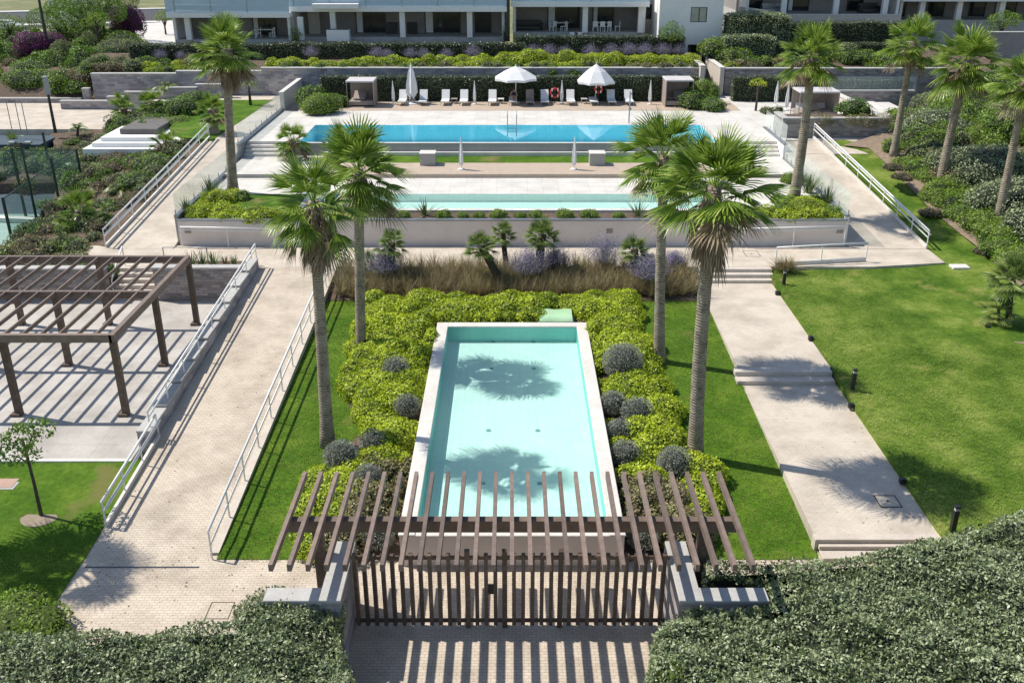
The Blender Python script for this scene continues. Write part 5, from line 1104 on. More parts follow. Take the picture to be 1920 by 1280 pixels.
# ---------------- the person on the lounger ----------------
def person():
    x, y = G(962, 199, z3+.02); t = thing('person', 'person in dark clothing sitting on the flat lounger under the first parasol', 'person', (x, y, z3+.02))
    J = {'pel':(.05,1.0,.46),'che':(.06,1.12,.78),'nec':(.06,1.1,.95),'hea':(.06,1.07,1.08),'sl':(-.12,1.1,.88),'sr':(.24,1.1,.88),'el':(-.2,.95,.66),'er':(.32,.95,.66),'hl':(-.1,.75,.6),'hr':(.22,.75,.6),'kl':(-.08,.6,.66),'kr':(.2,.6,.62),'fl':(-.08,.32,.42),'fr':(.2,.25,.42),'tl':(-.08,.22,.38),'tr':(.2,.14,.38)}
    E = [('pel','che'),('che','nec'),('nec','hea'),('che','sl'),('che','sr'),('sl','el'),('sr','er'),('el','hl'),('er','hr'),('pel','kl'),('pel','kr'),('kl','fl'),('kr','fr'),('fl','tl'),('fr','tr')]
    r_ = {'pel':.15,'che':.16,'nec':.06,'hea':.10,'sl':.07,'sr':.07,'el':.045,'er':.045,'hl':.035,'hr':.035,'kl':.075,'kr':.075,'fl':.045,'fr':.045,'tl':.035,'tr':.035}
    ks = list(J); me = bpy.data.meshes.new('body'); me.from_pydata([J[k] for k in ks], [(ks.index(a), ks.index(b)) for a, b in E], []); o = bpy.data.objects.new('body', me); C.objects.link(o); o.parent = t
    md = o.modifiers.new('skin', 'SKIN'); 
    for i, k in enumerate(ks): me.skin_vertices[0].data[i].radius = (r_[k], r_[k])
    me.skin_vertices[0].data[0].use_root = True; md2 = o.modifiers.new('sub', 'SUBSURF'); md2.levels = md2.render_levels = 2; me.materials.append(pm('skin', (.45,.27,.19), (.42,.25,.17), 3, .6))
    navy = pm('navy_cloth', (.02,.025,.06), (.015,.02,.045), 5, .9)
    MB().lathe([(.17,0),(.185,.2),(.19,.36),(.09,.46)], (.055,1.05,.44), 14).build('shirt', navy, t, True); MB().lathe([(.06,.06),(.115,.0),(.118,-.06),(.07,-.1)][::-1], (.06,1.1,1.16), 12).build('hair', M['dark'], t, True)
person()

t = thing('drain_channel', 'narrow dark drain channel across the foot of the brick ramp', 'drain', (-12.3, 22.35, 0)); MB().box(0, 3.3, -.03, .03, -.02, .005).build('grate', M['dark'], t); MB().box(-.0, 3.3, -.045, -.031, -.02, .006).build('frame', M['metal'], t)
for X_ in (-5.62, ): pass
# ---------------- upper planting ----------------
def rect(x0, x1, y0, y1): return [(x0,y0),(x1,y0),(x1,y1),(x0,y1)]
def hx(px, Y): return W(px, 0, Y)[0]
# upper garden levels behind the long wall
struct(sheet('upper_bed_soil', [(80.5, hx(172,80.5), hx(1324,80.5), 5.35, 5.8), (88.5, hx(150,88.5), hx(1324,88.5), 6.1, 6.2)], M['soil'], 4))
struct(sheet('upper_bed_soil', [(80.5, hx(1372,80.5), 52, 5.6, 5.6), (84, hx(1372,84), 55, 6.2, 6.2), (90, hx(1372,90), 62, 6.6, 6.6)], M['soil'], 4))
struct(sheet('upper_left_soil', [(81.42, -75, hx(172,81), 3.3, 3.35), (83, -75, hx(172,83), 3.9, 4.2), (88, -75, hx(240,88), 4.4, 5.2), (104, -75, hx(240,104), 4.9, 5.2)], M['soil'], 4))
hedge('clipped_hedge', 'long dark clipped hedge directly behind the sun loungers', rect(-15.2, 14.9, 77.05, 78.0), z3, 5.7, M['hedge2'], M['core'], .1, 230, .06, .15, 2, 21)
hedge('clipped_hedge', 'dark clipped hedge behind the small tree on the right plaza', rect(hx(1390,77), hx(1562,77), 77.0, 77.9), z3, 5.7, M['hedge2'], M['core'], .1, 230, .06, .15, 2, 22)
hedge('clipped_hedge', 'dark clipped hedge behind the glass fence at upper right', rect(hx(1560,78.2), hx(1740,78.2), 78.2, 79.0), 4, W(1650,151,78.2)[1], M['hedge2'], M['core'], .1, 230, .06, .15, 2, 23)
za = W(700,82,86)[1]; zb = W(700,66,87)[1]; zc = W(300,84,85)[1]
hedge('upper_hedge', 'dark hedge along the apartment terrace, long middle piece', rect(hx(500,86), hx(985,86), 86, 87.1), 6.0, za, M['hedge2'], M['core'], .11, 220, .07, .2, 2, 24)
hedge('upper_hedge', 'dark hedge along the apartment terrace, higher piece to the right', rect(hx(965,87), hx(1290,87), 87.2, 88.2), 6.1, zb-.15, M['hedge2'], M['core'], .11, 220, .07, .2, 2, 25)
hedge('upper_hedge', 'dark hedge piece left of the tall left palm crown', rect(hx(225,85), hx(372,85), 85, 86.4), 5.2, zc, M['hedge2'], M['core'], .11, 220, .07, .2, 2, 26)
hedge('upper_hedge', 'short dark hedge piece right behind the tall left palm crown', rect(hx(372,85.5), hx(498,85.5), 85.8, 86.8), 5.4, zc-.1, M['hedge2'], M['core'], .11, 200, .07, .2, 2, 27)
# bright rows of mounds behind the long wall
def mound_row(label, pts, mat, seed, dens=420, size=.1, hs=1.0, core='corey'):
    g = random.Random(seed); e = []
    for px0, px1, Y, z, r_, h_ in pts:
        xa, xb = hx(px0, Y), hx(px1, Y); n = max(1, int((xb-xa)/(r_*1.05)))
        for k in range(n+1):
            q = r_*g.uniform(.8,1.25); e.append((xa+(xb-xa)*k/max(1,n)+g.uniform(-.1,.1), Y+g.uniform(-.4,.4), z, q, q*.9, h_*g.uniform(.6,1.05)*hs*.8))
    t = thing('shrub_row', label, 'shrubs', (e[0][0], e[0][1], e[0][2])); t['kind'] = 'stuff'; L = np.array(e[0][:3]); P, N = ell_points(e, dens, seed, 2, .12, -.3)
    o = leaves('foliage', P-L, N, size, M[mat], t, .6, .35, .5); c = ell_core([(a-L[0], b-L[1], c-L[2], d, f, h) for a, b, c, d, f, h in e], .86).build('inner_twigs', M[core], t); o['kind'] = 'stuff'; c['kind'] = 'stuff'; return t
mound_row('bright green low shrubs behind the long wall, left stretch', [(262,370,82.5,5.6,.7,.75),(262,330,81.6,5.5,.5,.5)], 'pitto', 31)
mound_row('bright green low shrubs behind the long wall, from the palm crown to the middle', [(500,615,82.5,5.8,.75,.85),(640,680,82.2,5.8,.8,1.0),(690,930,82.6,5.9,.85,1.05),(860,930,81.8,5.8,.7,.9)], 'pitto', 32)
mound_row('bright green low shrubs behind the long wall, right of the first parasol', [(945,1160,83,6.0,.95,1.35),(1000,1080,81.6,5.8,.8,.8),(1178,1300,83,6.0,.9,1.15)], 'pitto', 33)
mound_row('olive green trailing shrubs spilling over the long wall by the parasols', [(960,1080,80.6,5.5,.8,.8),(1180,1300,80.9,5.6,.5,.5)], 'bush', 34, 300)
mound_row('reddish dry ground plants along the top of the long wall', [(560,620,81.0,5.7,.4,.35),(680,950,80.9,5.75,.45,.45),(1190,1320,81.3,5.8,.45,.5)], 'pitto_r', 35, 300)
i = 0
for px, py, Y, r_ in [(575,98,84.8,.8),(700,100,84.6,.8),(720,101,84.4,.7),(765,98,84.7,.75),(790,100,84.6,.7),(835,98,84.7,.7),(885,98,84.8,.9),(1000,92,85.4,.9),(1030,90,85.6,.9),(1060,94,85.4,.8),(1110,92,85.5,.9),(1150,94,85.6,.9),(1185,92,85.8,.95),(1215,93,85.8,.95),(1250,93,85.8,.95),(1280,94,85.8,.9),(285,102,84.2,.7),(325,104,84.2,.6)]:
    x = hx(px, Y)
    if i == 0: l0 = lavender(x, Y, 6.0, .85, 'x', 'purple shrubs before the dark upper hedge', 110)
    o = l0 if i == 0 else copy_tree(l0, None, (x, Y, 6.0), i*.9, None, r_/.85)
    o['label'] = 'lilac-flowering shrub in the row in front of the dark upper hedge'; i += 1
# upper right terraced hedges
hedge('pale_hedge', 'large pale grey-green clipped hedge beside the tower at upper right', rect(hx(1368,88), hx(1480,88), 86.5, 90), 6.2, W(1420,26,88)[1], M['hedge'], M['core'], .11, 200, .1, .4, 1.5, 41)
hedge('pale_hedge', 'lower pale grey-green hedge below the large one beside the tower', rect(hx(1358,86), hx(1455,86), 84.5, 86.2), 5.8, W(1400,66,85)[1], M['hedge'], M['core'], .11, 200, .1, .4, 1.5, 42)
hedge('dark_terrace_hedge', 'tall dark hedge under the upper right apartment terrace', rect(hx(1480,88), hx(1700,88), 87.6, 89), 6.2, W(1600,42,88)[1], M['hedge2'], M['core'], .11, 200, .08, .2, 1.5, 43)
hedge('dark_terrace_hedge', 'dark hedge step below the tall dark hedge at upper right', rect(hx(1455,85), hx(1690,85), 84.8, 85.8), 5.8, W(1560,82,85)[1], M['hedge2'], M['core'], .11, 200, .08, .2, 1.5, 44)
# ---------------- shrubs in loose beds ----------------
def sh(px, py, z, r_, h_, mt, lab, core='corey', size=.11, dens=230, name='garden_shrub', lobes=5, Y=None):
    x, y = G(px, py, z) if Y is None else (hx(px, Y), Y)
    return bush(name, lab, 'shrub', (x, y, z-.05), r_, h_, M[mt], M[core], size, dens, int(px*7+py), lobes)
RS = [(1752,262,3.4,3.0,2.2,'hedge','pale variegated shrub between the white sloping wall and the leaning palms','core'),
(1835,340,2.8,3.0,2.2,'hedge','big pale variegated shrub right of the large leaning palm trunk','core'),
(1905,400,2.4,2.6,2.2,'hedge','pale variegated shrub at the right edge beside the last palm','core'),
(1745,310,2.9,1.7,1.7,'olive','olive green shrub left of the large leaning palm trunk','core'),
(1850,285,3.4,1.7,1.7,'bushy','yellow-green shrub above the big variegated one','corey'),
(1820,255,3.4,2.0,2.6,'bush','dark green dense shrub behind the large leaning palm','core'),
(1780,225,3.6,1.9,2.4,'bushy','bright green tall shrub left of the large palm skirt','corey'),
(1860,215,3.8,2.4,3.2,'bush','tall dark leafy shrub below the two right palm crowns','core'),
(1900,235,3.8,2.2,2.8,'bushy','yellow-green tall shrub at the right edge under the last palm crown','corey'),
(1740,212,3.8,1.6,1.6,'olive','soft grey-green shrub beyond the variegated shrub, near the slotted wall','coreg'),
(1655,275,3.2,1.3,1.0,'bush','green low shrub at the foot of the white sloping wall','corey'),
(1690,290,3.1,1.4,1.1,'bush','green shrub right of the first leaning palm base','corey'),
(1705,320,2.8,1.2,1.0,'bushy','fresh green shrub below the olive one','corey'),
(1735,345,2.5,1.3,1.1,'bushy','bright feathery shrub left of the large palm base','corey'),
(1780,365,2.4,1.4,1.2,'bushy','bright feathery shrub right of the large palm base','corey'),
(1760,385,2.1,1.2,1.1,'bushy','bright feathery shrub nearest the lawn below the large palm','corey'),
(1810,392,2.1,1.4,1.2,'bushy','bright feathery shrub halfway to the last palm','corey'),
(1800,412,1.9,1.1,1.0,'bush','green shrub at the lawn edge by the pale grass clump','corey'),
(1845,430,1.9,1.4,1.2,'bushy','bright shrub at the foot of the last palm','corey'),
(1885,455,1.7,1.5,1.3,'bushy','bright green shrub below the last palm base','corey'),
(1880,480,1.6,1.2,1.0,'bush','green shrub at the lawn edge above the small lawn palm','corey'),
(1925,500,1.6,1.5,1.2,'bushy','bright shrub cut by the right edge above the lawn palm','corey'),
(1910,350,2.9,1.8,1.6,'olive','dark olive shrub at the right edge between two variegated ones','core'),
(1700,262,3.4,1.2,1.1,'bush','green shrub just above the first leaning palm base','core'),
(1950,440,2.2,2.2,1.8,'hedge','pale variegated shrub mostly outside the right edge','core')]
for q in RS: sh(q[0], q[1], q[2], q[3], q[4], q[5], q[6], q[7], .115, 210)
for px, py, lab in [(1675,318,'brown dry groundcover clump at the lawn edge by the first leaning palm'),(1690,335,'pinkish dry groundcover clump on the curved lawn edge'),(1745,402,'dry low clump on the curved lawn edge below the large palm'),(1850,475,'dry low clump on the curved lawn edge near the small lawn palm')]: sh(px, py, ZL(G(px,py,2.2)[1])+.2, .7, .4, 'dry', lab, 'core', .08, 300)
LS = [(185,300,2.0,1.5,.9,'olive','dry olive shrub in front of the hot tub steps, left'), (222,306,2.0,1.5,.9,'dry','brownish shrub in front of the hot tub steps, middle'), (262,310,2.0,1.4,.9,'olive','olive shrub in front of the hot tub steps, right'), (296,322,2.4,1.5,1.2,'bush','rounded green shrub beside the left path railing, upper'), (268,352,2.0,1.5,1.1,'bush','round green shrub beside the left path railing, middle'), (205,330,1.6,1.6,1.0,'bush','green shrub below the hot tub, centre of the slope'), (165,330,1.3,1.4,1.0,'olive','olive shrub near the right corner post of the court'), (232,345,1.8,1.2,.8,'olive','olive shrub in the middle of the left slope'),
(180,375,1.2,1.3,.9,'dry','dry brownish shrub behind the spreading fan palm'), (205,400,1.2,1.3,.8,'olive','flat olive shrub right of the spreading fan palm'), (190,430,1.0,1.4,.7,'olive','flat grey-green mound by the lower railing end'), (165,452,.9,1.3,.7,'bush','green mound above the pergola, right one'), (115,455,.8,1.2,.6,'dry','dry shrub above the pergola, middle one'), (60,470,.8,1.3,.8,'olive','olive shrub above the pergola near the court kerb'), (15,485,.8,1.2,.7,'bushy','yellow-green shrub above the pergola at the left edge'), (250,395,1.6,1.1,.7,'dry','dry shrub against the kerb of the left path railing'), (330,285,3.0,1.2,.8,'dry','reddish dry shrub at the top of the left path railing'),
(130,318,1.0,1.4,.9,'bush','green shrub behind the court glass, right part'), (60,322,.9,1.6,1.0,'olive','olive shrub behind the court glass, left part'), (15,326,.9,1.5,.9,'bushy','yellowish shrub behind the court glass at the left edge'), (95,322,.9,1.3,.8,'dry','reddish shrub behind the court glass between two posts'),
(255,236,3.1,1.7,1.1,'olive','grey-green spreading shrub beyond the hot tub lid'), (290,240,3.1,1.6,1.0,'bush','green spreading shrub right of the grey-green one beyond the hot tub'), (345,218,3.6,1.5,1.5,'bush','round dark green shrub between the plaza palms and the lawn'), (318,222,3.4,1.4,1.3,'bush','green shrub right of the second plaza palm'), (370,200,3.7,1.4,1.3,'bush','dark green shrub behind the thick-trunked lawn palm'), (150,270,2.2,1.4,.6,'olive','low grey-green shrub along the plaza edge'), (215,262,2.3,1.6,.7,'olive','low grey shrub along the plaza edge near the hot tub'), (335,240,3.3,1.2,.9,'bushy','pale green shrub before the lawn beside the glass'),
(600,212,3.8,1.5,1.6,'bushy','bright leafy shrub in the far left corner of the pool terrace'), (585,205,3.8,1.3,1.9,'bush','dark leafy shrub against the white corner wall of the pool terrace'), (630,200,3.8,1.1,1.0,'bush','green shrub left of the left cabana'),
(1300,203,3.8,1.2,1.4,'bush','dark green shrub right of the right cabana'), (1315,195,3.8,1.4,2.0,'bushy','loose light green shrub at the right end of the lounger row'), (1335,206,3.8,1.2,1.0,'bush','round green shrub at the corner of the white plaza'), (1440,212,3.8,.7,.5,'olive','small planting under the flat-topped small tree'), (1461,208,3.8,.35,.35,'olive','tiny shrub right of the small tree planting'),
(1520,208,3.9,.6,.5,'bushy','small green plant in front of the right plaza cabana'), (1600,216,4.8,1.3,1.2,'bush','green shrub behind the stone planter block')]
for q in LS: sh(q[0], q[1], q[2], q[3], q[4], q[5], q[6], 'core' if q[5] != 'bushy' else 'corey', .11, 210)
def spill(px0, px1, lab, seed):
    g = random.Random(seed); e = []; xa = G(px0, 222, 5.0)[0]; xb = G(px1, 222, 5.0)[0]; k = xa
    while k < xb: e.append((k, 63.2+g.uniform(-.1,.4), 4.95+g.uniform(-.2,.1), .35, .35, .35)); k += .3
    t = thing('trailing_plant', lab, 'plant', e[0][:3]); L = np.array(e[0][:3]); P, N = ell_points(e, 420, seed, 3, .2, -.9); leaves('foliage', P-L, N, .09, M['pitto_r'], t)
spill(1590, 1668, 'bronze trailing plant hanging over the right end of the stone planter', 1); spill(1530, 1560, 'small trailing plant hanging over the middle of the stone planter', 2)
for px, w_, lab in [(1385,1,'small green shrubs'),]: pass
UR = [(1385,84.0,5.9,1.6,1.3,'bushy','bright green shrub above the right passage wall'), (1410,83,5.8,1.4,.9,'bushy','green spreading shrub above the garden stone wall, left end'), (1450,82.5,5.8,.9,.9,'bushy','small bright shrub above the garden stone wall'), (1425,82,5.7,1.0,.6,'pitto_r','reddish low shrub above the garden stone wall'), (1500,82.5,5.8,1.4,.9,'bush','green low shrub left of the upper right palm crown'), (1610,83,5.9,1.2,1.2,'bush','dark shrub right of the upper right palm crown'), (1640,83.2,5.9,1.4,1.2,'bushy','bright shrub in the raised bed at upper right'), (1680,83,6.0,1.5,1.1,'bushy','bright low shrub in the raised bed near the third palm'), (1710,84,6.1,1.8,2.0,'bush','dark rounded shrub behind the leaning palm crown'), (1335,79.6,4.0,.6,1.4,'olive','climbing plant in the narrow passage'), (1600,84,6.0,1.3,1.6,'olive','grey-green shrub before the lower dark hedge'),
 (1350,86,6.3,1.8,1.6,'bushy','bright shrub at the foot of the tower beside the passage')]
for q in UR: sh(q[0], 0, q[2], q[3], q[4], q[5], q[6], 'core', .12, 180, Y=q[1])
# upper left slope shrubs
UL = [(20,84,4.0,2.0,1.4,'bush','green shrub on the upper left slope at the left edge'), (60,84.5,4.0,1.8,1.3,'bushy','bright green shrub on the upper left slope'), (95,84,4.0,1.8,1.5,'bush','dark green shrub on the upper left slope, below the bougainvilleas'), (128,84,4.2,1.8,1.4,'dry','brownish shrub on the upper left slope'), (155,84.5,4.4,1.9,1.7,'olive','large olive shrub at the corner of the long stone wall'), (165,90,4.8,2.2,1.8,'bush','green shrub behind the corner of the long stone wall'), (200,92,5.0,2.4,2.0,'olive','feathery olive shrub left of the first hedge piece'), (220,96,5.1,2.4,2.2,'bush','green shrub right below the cascade of bougainvillea'), (125,92,4.8,2.2,1.6,'bushy','yellow-green shrub halfway up the left slope'), (40,88,4.3,2.2,1.4,'bush','dark green shrub left of the path corner on the slope'), (0,94,4.6,2.8,1.8,'bush','dark hedge-like shrub at the upper left edge')]
for q in UL: sh(q[0], 0, q[2], q[3], q[4], q[5], q[6], 'core', .13, 150, Y=q[1])
def tree2(px, Y, zb, th, cr, ch, mt, lab, seed, name='broadleaf_tree', dens=130, lobes=9, size=.15):
    leafy_tree(lab, (hx(px, Y), Y), None if 0 else zb, th, (cr, ch), M[mt], seed, name, size=size, dens=dens, r=.16, lobes=lobes) if False else None
    x = hx(px, Y); t0 = leafy_tree(lab, (x, Y), None, th, (cr, ch), M[mt], seed, name, size=size, dens=dens, r=min(.16, .035*(th+ch)), lobes=lobes); t0.location = (x, Y, zb); return t0
tree2(150,100,5,2.6,4.2,2.4,'bush','wide dark green tree with a spreading crown at upper left',1,lobes=14)
tree2(185,104,5,3.0,4.0,2.6,'olive','green tree behind the wide dark tree, nearer the road',2,lobes=12)
tree2(115,98,4.8,2.0,3.4,2.0,'bush','dark tree left of the wide spreading tree, above the bougainvilleas',3,lobes=12)
tree2(100,96,4.8,2.6,1.0,.8,'bushy','slim young pale tree between the two bougainvillea clumps',4,size=.12)
tree2(172,94,4.9,3.0,1.3,.9,'bushy','slim young yellow-green tree before the wide dark tree',5,size=.12)
tree2(1438,73,3.8,1.9,.65,.3,'pitto','little flat-topped tree on the right plaza',6,'small_tree',size=.09,dens=250,lobes=6)
tree2(1264,86.5,6.1,1.2,1.1,1.6,'bush','round dark green tree before the apartment tower',7,'round_tree',size=.11,dens=260,lobes=9)
tree2(549,88.2,6.3,.5,.65,1.6,'bush','dark upright shrub tree on the apartment terrace',8,'terrace_tree',size=.1,dens=260,lobes=7)
tree2(302,112,5,1.2,1.1,1.6,'bushy','small green tree beside the road left of the apartment block',9,'small_tree',size=.12,dens=200,lobes=6)
tree2(945,89,6.6,.8,.35,1.0,'bush','narrow clipped shrub tree beside the dark drainpipe',10,'terrace_tree',size=.09,dens=260,lobes=4)
tree2(1890,90,7.2,.6,1.4,1.6,'bush','round dark shrub tree on the upper right terrace',11,'terrace_tree',size=.12,dens=220,lobes=8)
tree2(5,99,4.6,2.4,1.6,1.2,'bushy','pale feathery tree at the upper left edge beside the street lamp',12,'small_tree',size=.12,dens=140)
def boug(px, Y, zb, r_, h_, lab):
    t = thing('bougainvillea', lab, 'shrub', (hx(px,Y), Y, zb), 0, 'purple bougainvilleas'); e = [(0,0,h_*.7,r_,r_*.8,h_*.33),(r_*.4,0,h_*.5,r_*.7,r_*.7,h_*.33),(-r_*.45,0,h_*.45,r_*.65,r_*.7,h_*.3)]; P, N = ell_points(e, 260, int(px), 1.5, .15, -.8); leaves('flowers', P, N, .13, M['bougain'], t)
    ell_core(e, .85).build('inner_twigs', M['core'], t); MB().cyl((0,0,-.2),(0,0,h_*.6),.15,n=8).build('trunk', M['bark'], t)
boug(232,103,5,1.6,4.0,'big purple bougainvillea at the end of the green fence by the road'); boug(45,92,4.5,1.5,3.0,'purple bougainvillea clump, left of the pair above the plaza'); boug(80,93,4.5,1.5,2.8,'purple bougainvillea clump, right of the pair above the plaza')
mound_row('low green plants hiding the top of the left stone walls', [(175,255,81.8,4.9,.7,.6)], 'olive', 61, 200, .12)
# planter plants at the patio
for i, (px, h_) in enumerate([(360,.8),(380,.9),(400,.8),(425,.6),(440,.6)]): rosette(['tall strappy clump above the patio wall, leftmost','tall strappy clump above the patio wall, second','tall strappy clump above the patio wall, third','short strappy clump above the patio wall near the railing','last strappy clump above the patio wall, against the ramp railing'][i], px, 500, 1.72, h_, 1, 'strappy_plant', n=60, mat='blade' if i != 3 else 'grass_t', spread=.8, wd=.05, group='strappy plants in the patio planter')
for i, (x, y) in enumerate([(-20.5,44),(-22.5,44.3),(-24.8,44),(-27,44.4)]): bush('garden_shrub', ['low shrub left of the patio stairs behind the wall','second low shrub left of the patio stairs','third low shrub behind the left patio wall','fourth low shrub behind the left patio wall'][i], 'shrub', (x, y, 1.0), 1.1, .8, M[['bush','olive','dry','bush'][i]], M['core'], .1, 250, i)
o = MB().tube([(-19.35,42.9,1.9),(-19.3,43.2,2.6)], [.09,.09], 8); o = None
# ---------------- apartment building ----------------
BY = 90.0
def apt(name, label, px0, px1, Y, floor_z, ceil_z, cols, panes, depth=3.2, panels=()):
    x0, x1 = hx(px0, Y), hx(px1, Y); t = thing(name, label, 'building', ((x0+x1)/2, Y, floor_z)); ox = (x0+x1)/2; q = lambda px: hx(px, Y)-ox; h = ceil_z-floor_z; a, b = x0-ox, x1-ox
    MB().box(a, b, 0, 12, -2.5, -.002).build('floor_slab', M['cap'], t)
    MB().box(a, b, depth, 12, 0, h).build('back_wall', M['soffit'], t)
    MB().box(a-.2, b+.2, -.9, 12, h+.002, h+.42).build('balcony_slab', M['white'], t)
    MB().box(a-.2, b+.2, -.86, -.82, h+.421, h+1.55).build('balustrade', M['glass_b'], t)
    MB().box(a, b, depth+.3, 12, h+.422, h+3.2).build('upper_wall', M['white'], t)
    MB().box(a-.2, b+.2, 1.5, 12, h+3.201, h+3.6).build('roof', M['white'], t)
    MB().box(a, a+.25, 0, depth-.002, 0, h-.002).build('side_wall', M['white'], t); MB().box(b-.25, b, 0, depth-.002, 0, h-.002).build('side_wall', M['white'], t)
    for c in cols: x = q(c); MB().box(x-.24, x+.24, -.3, .15, 0, h).build('column', M['white'], t)
    for p0, p1 in panes:
        xa, xb = q(p0), q(p1); w = MB().box(xa, xb, depth-.05, depth-.01, .06, h-.25).build('window', M['window'], t); n = max(1, round((xb-xa)/1.4)); mb = MB()
        for k in range(n+1): x = xa+(xb-xa)*k/n; mb.box(x-.035, x+.035, depth-.11, depth-.052, .02, h-.2)
        mb.box(xa, xb, depth-.10, depth-.053, h-.25, h-.18); mb.build('window_frame', M['dark'], w)
        ma = MB().box(xa+.1, xa+(xb-xa)*.35, depth-.049, depth-.048, .1, .9) if 0 else None
    for j, (p0, p1) in enumerate(panes):
        xa, xb = q(p0), q(p1)
        if (xb-xa) > 1.5: MB().box(xa+.05, xa+(xb-xa)*.22, depth-.058, depth-.051, .08, h-.3).build('curtain', M['canvas'], t)
        MB().bbox(xb+.5, xb+.62, depth-.16, depth-.002, 1.9, 2.15, .01).build('wall_lamp', M['metal'], t)
    for j in range(int((b-a)/3.2)): x = a+.6+j*3.2; MB().box(x-.02, x+.02, -.90, -.862, h+.43, h+1.6).build('balustrade_post', M['metal'], t)
    for p0, p1, z0_, z1_, mt, nm in panels: MB().box(q(p0), q(p1), depth-.5, depth-.12, z0_, z1_).build(nm, M[mt], t)
    return t, ox
fz = W(700, 70, 90)[1]
apt('apartment_block', 'white ground-floor apartment front behind the hedges, left unit', 318, 540, BY-1, fz-.1, W(450,32,89)[1], [347, 560], [(452,497)], 3.2, [(385,400,0,2.4,'wood','door')])
apt('apartment_block', 'white apartment front with four columns, middle unit behind the hedge', 541, 946, BY, fz, W(750,21,90)[1], [622, 753, 880], [(655,712),(790,858),(888,918)], 3.2, [(563,585,0,2.5,'cream','door'),(716,735,0,1.0,'dark','kitchen_unit'),(755,774,0,1.0,'dark','kitchen_unit')])
apt('apartment_block', 'white apartment front with dining terraces, right unit', 962, 1212, BY+.6, fz+.35, W(1100,12,90.6)[1], [1098, 1203], [(1030,1092),(1118,1158)], 3.2)
o = MB().box(hx(950,89.4)-.2, hx(950,89.4)+.28, 89.2, 89.6, fz-.3, 14).build('dark_pier', M['dark'], None, False, (hx(950,89.4), 89.4, fz)); tag(o, 'dark slim pier between the middle and right apartment units', 'pier')
# balcony white box details
for px0, px1, lab in ((585,672,'bright sunlit white awning housing above the middle unit, left'), (325,408,'bright sunlit white ledge above the left unit')):
    z = W(px0, 10 if px0 > 500 else 12, 88.6)[1]; o = MB().bbox(hx(px0,88.6), hx(px1,88.6), 88.3, 89.0, z-.28, z+.12).build('awning_housing', M['white'], None, False, (hx(px0,88.6), 88.6, z)); tag(o, lab, 'awning')
# tower
x0, x1 = hx(1238,88), hx(1358,88); t = thing('tower_block', 'plain bluish white stair tower with one window painted as a bright reflection, right of the round tree', 'building', ((x0+x1)/2, 88, 5.5)); w_ = (x1-x0)/2
zw0, zw1 = W(1310,42,88)[1]-5.5, W(1310,14,88)[1]-5.5; wx0, wx1 = hx(1297,88)-(x0+x1)/2, hx(1328,88)-(x0+x1)/2; zd = W(1310,84,88)[1]-5.5
mb = MB(); mb.box(-w_, wx0, 0, 9, zd+.0, 9); mb.box(wx1, w_, 0, 9, zd, 9); mb.box(wx0, wx1, 0, 9, zd, zw0); mb.box(wx0, wx1, 0, 9, zw1, 9); mb.box(-w_, -.1, .002, 9, -2, zd-.002); mb.box(w_-.4, w_, .002, 9, -2, zd-.002); mb.build('wall', M['white'], t)
wi = MB().box(wx0, wx1, .1, .12, zw0, zw1).build('window', pm('pane_painted_reflection', (.55,.55,.48), (.35,.38,.3), .9, .15), t); mb = MB()  # bright reflection is painted into the pane's base colour
for x in (wx0, (wx0+wx1)/2, wx1-.06): mb.box(x, x+.06, .04, .099, zw0, zw1)
mb.box(wx0, wx1, .035, .098, zw0-.01, zw0+.05); mb.box(wx0, wx1, .035, .098, zw1-.05, zw1+.01); mb.build('window_frame', M['dark'], wi)
MB().box(-.1, w_-.4, 1.5, 1.6, -2, zd-.002).build('garage_recess', M['dark'], t)
a, b = hx(1210,93), hx(1240,93); t = thing('rear_house', 'small white house glimpsed between the apartments and the tower', 'building', ((a+b)/2, 93, 6)); w2 = (b-a)/2+.6; MB().box(-w2, w2, 0, 6, 0, 5.6).build('wall', M['cream'], t)
MB().box(-w2*.6, w2*.2, -.03, -.01, 2.6, 3.9).build('window', M['window'], t)
# upper right building
t, ox = apt('terrace_apartment', 'cream apartment terrace at upper right above the tall dark hedge', 1400, 1688, 92, W(1500,27,92)[1], W(1500,-38,92)[1], [1470, 1568, 1660], [(1420,1445),(1495,1535),(1610,1640)], 3.0)
apt('terrace_apartment', 'darker apartment front at the upper right edge behind the palms', 1690, 2000, 94, W(1800,38,94)[1], W(1800,2,94)[1], [1730, 1800, 1880], [(1700,1725),(1770,1800),(1850,1880),(1900,1940)], 3.2)
a = wall('terrace_parapet', [(hx(1478,91), hx(1690,91), 90.6, 90.9, 5.5, W(1580,27,91)[1]+.02)], M['cream'], 1, 'cream parapet along the upper right terrace above the dark hedge', M['capw'])
slantwall('sloping_parapet', (hx(1395,91), 92.5, W(1395,14,92.5)[1]), (hx(1478,90.7), 90.75, W(1478,27,90.75)[1]), .3, 6, M['cream'], 'cream sloping parapet beside the pale hedge at upper right')
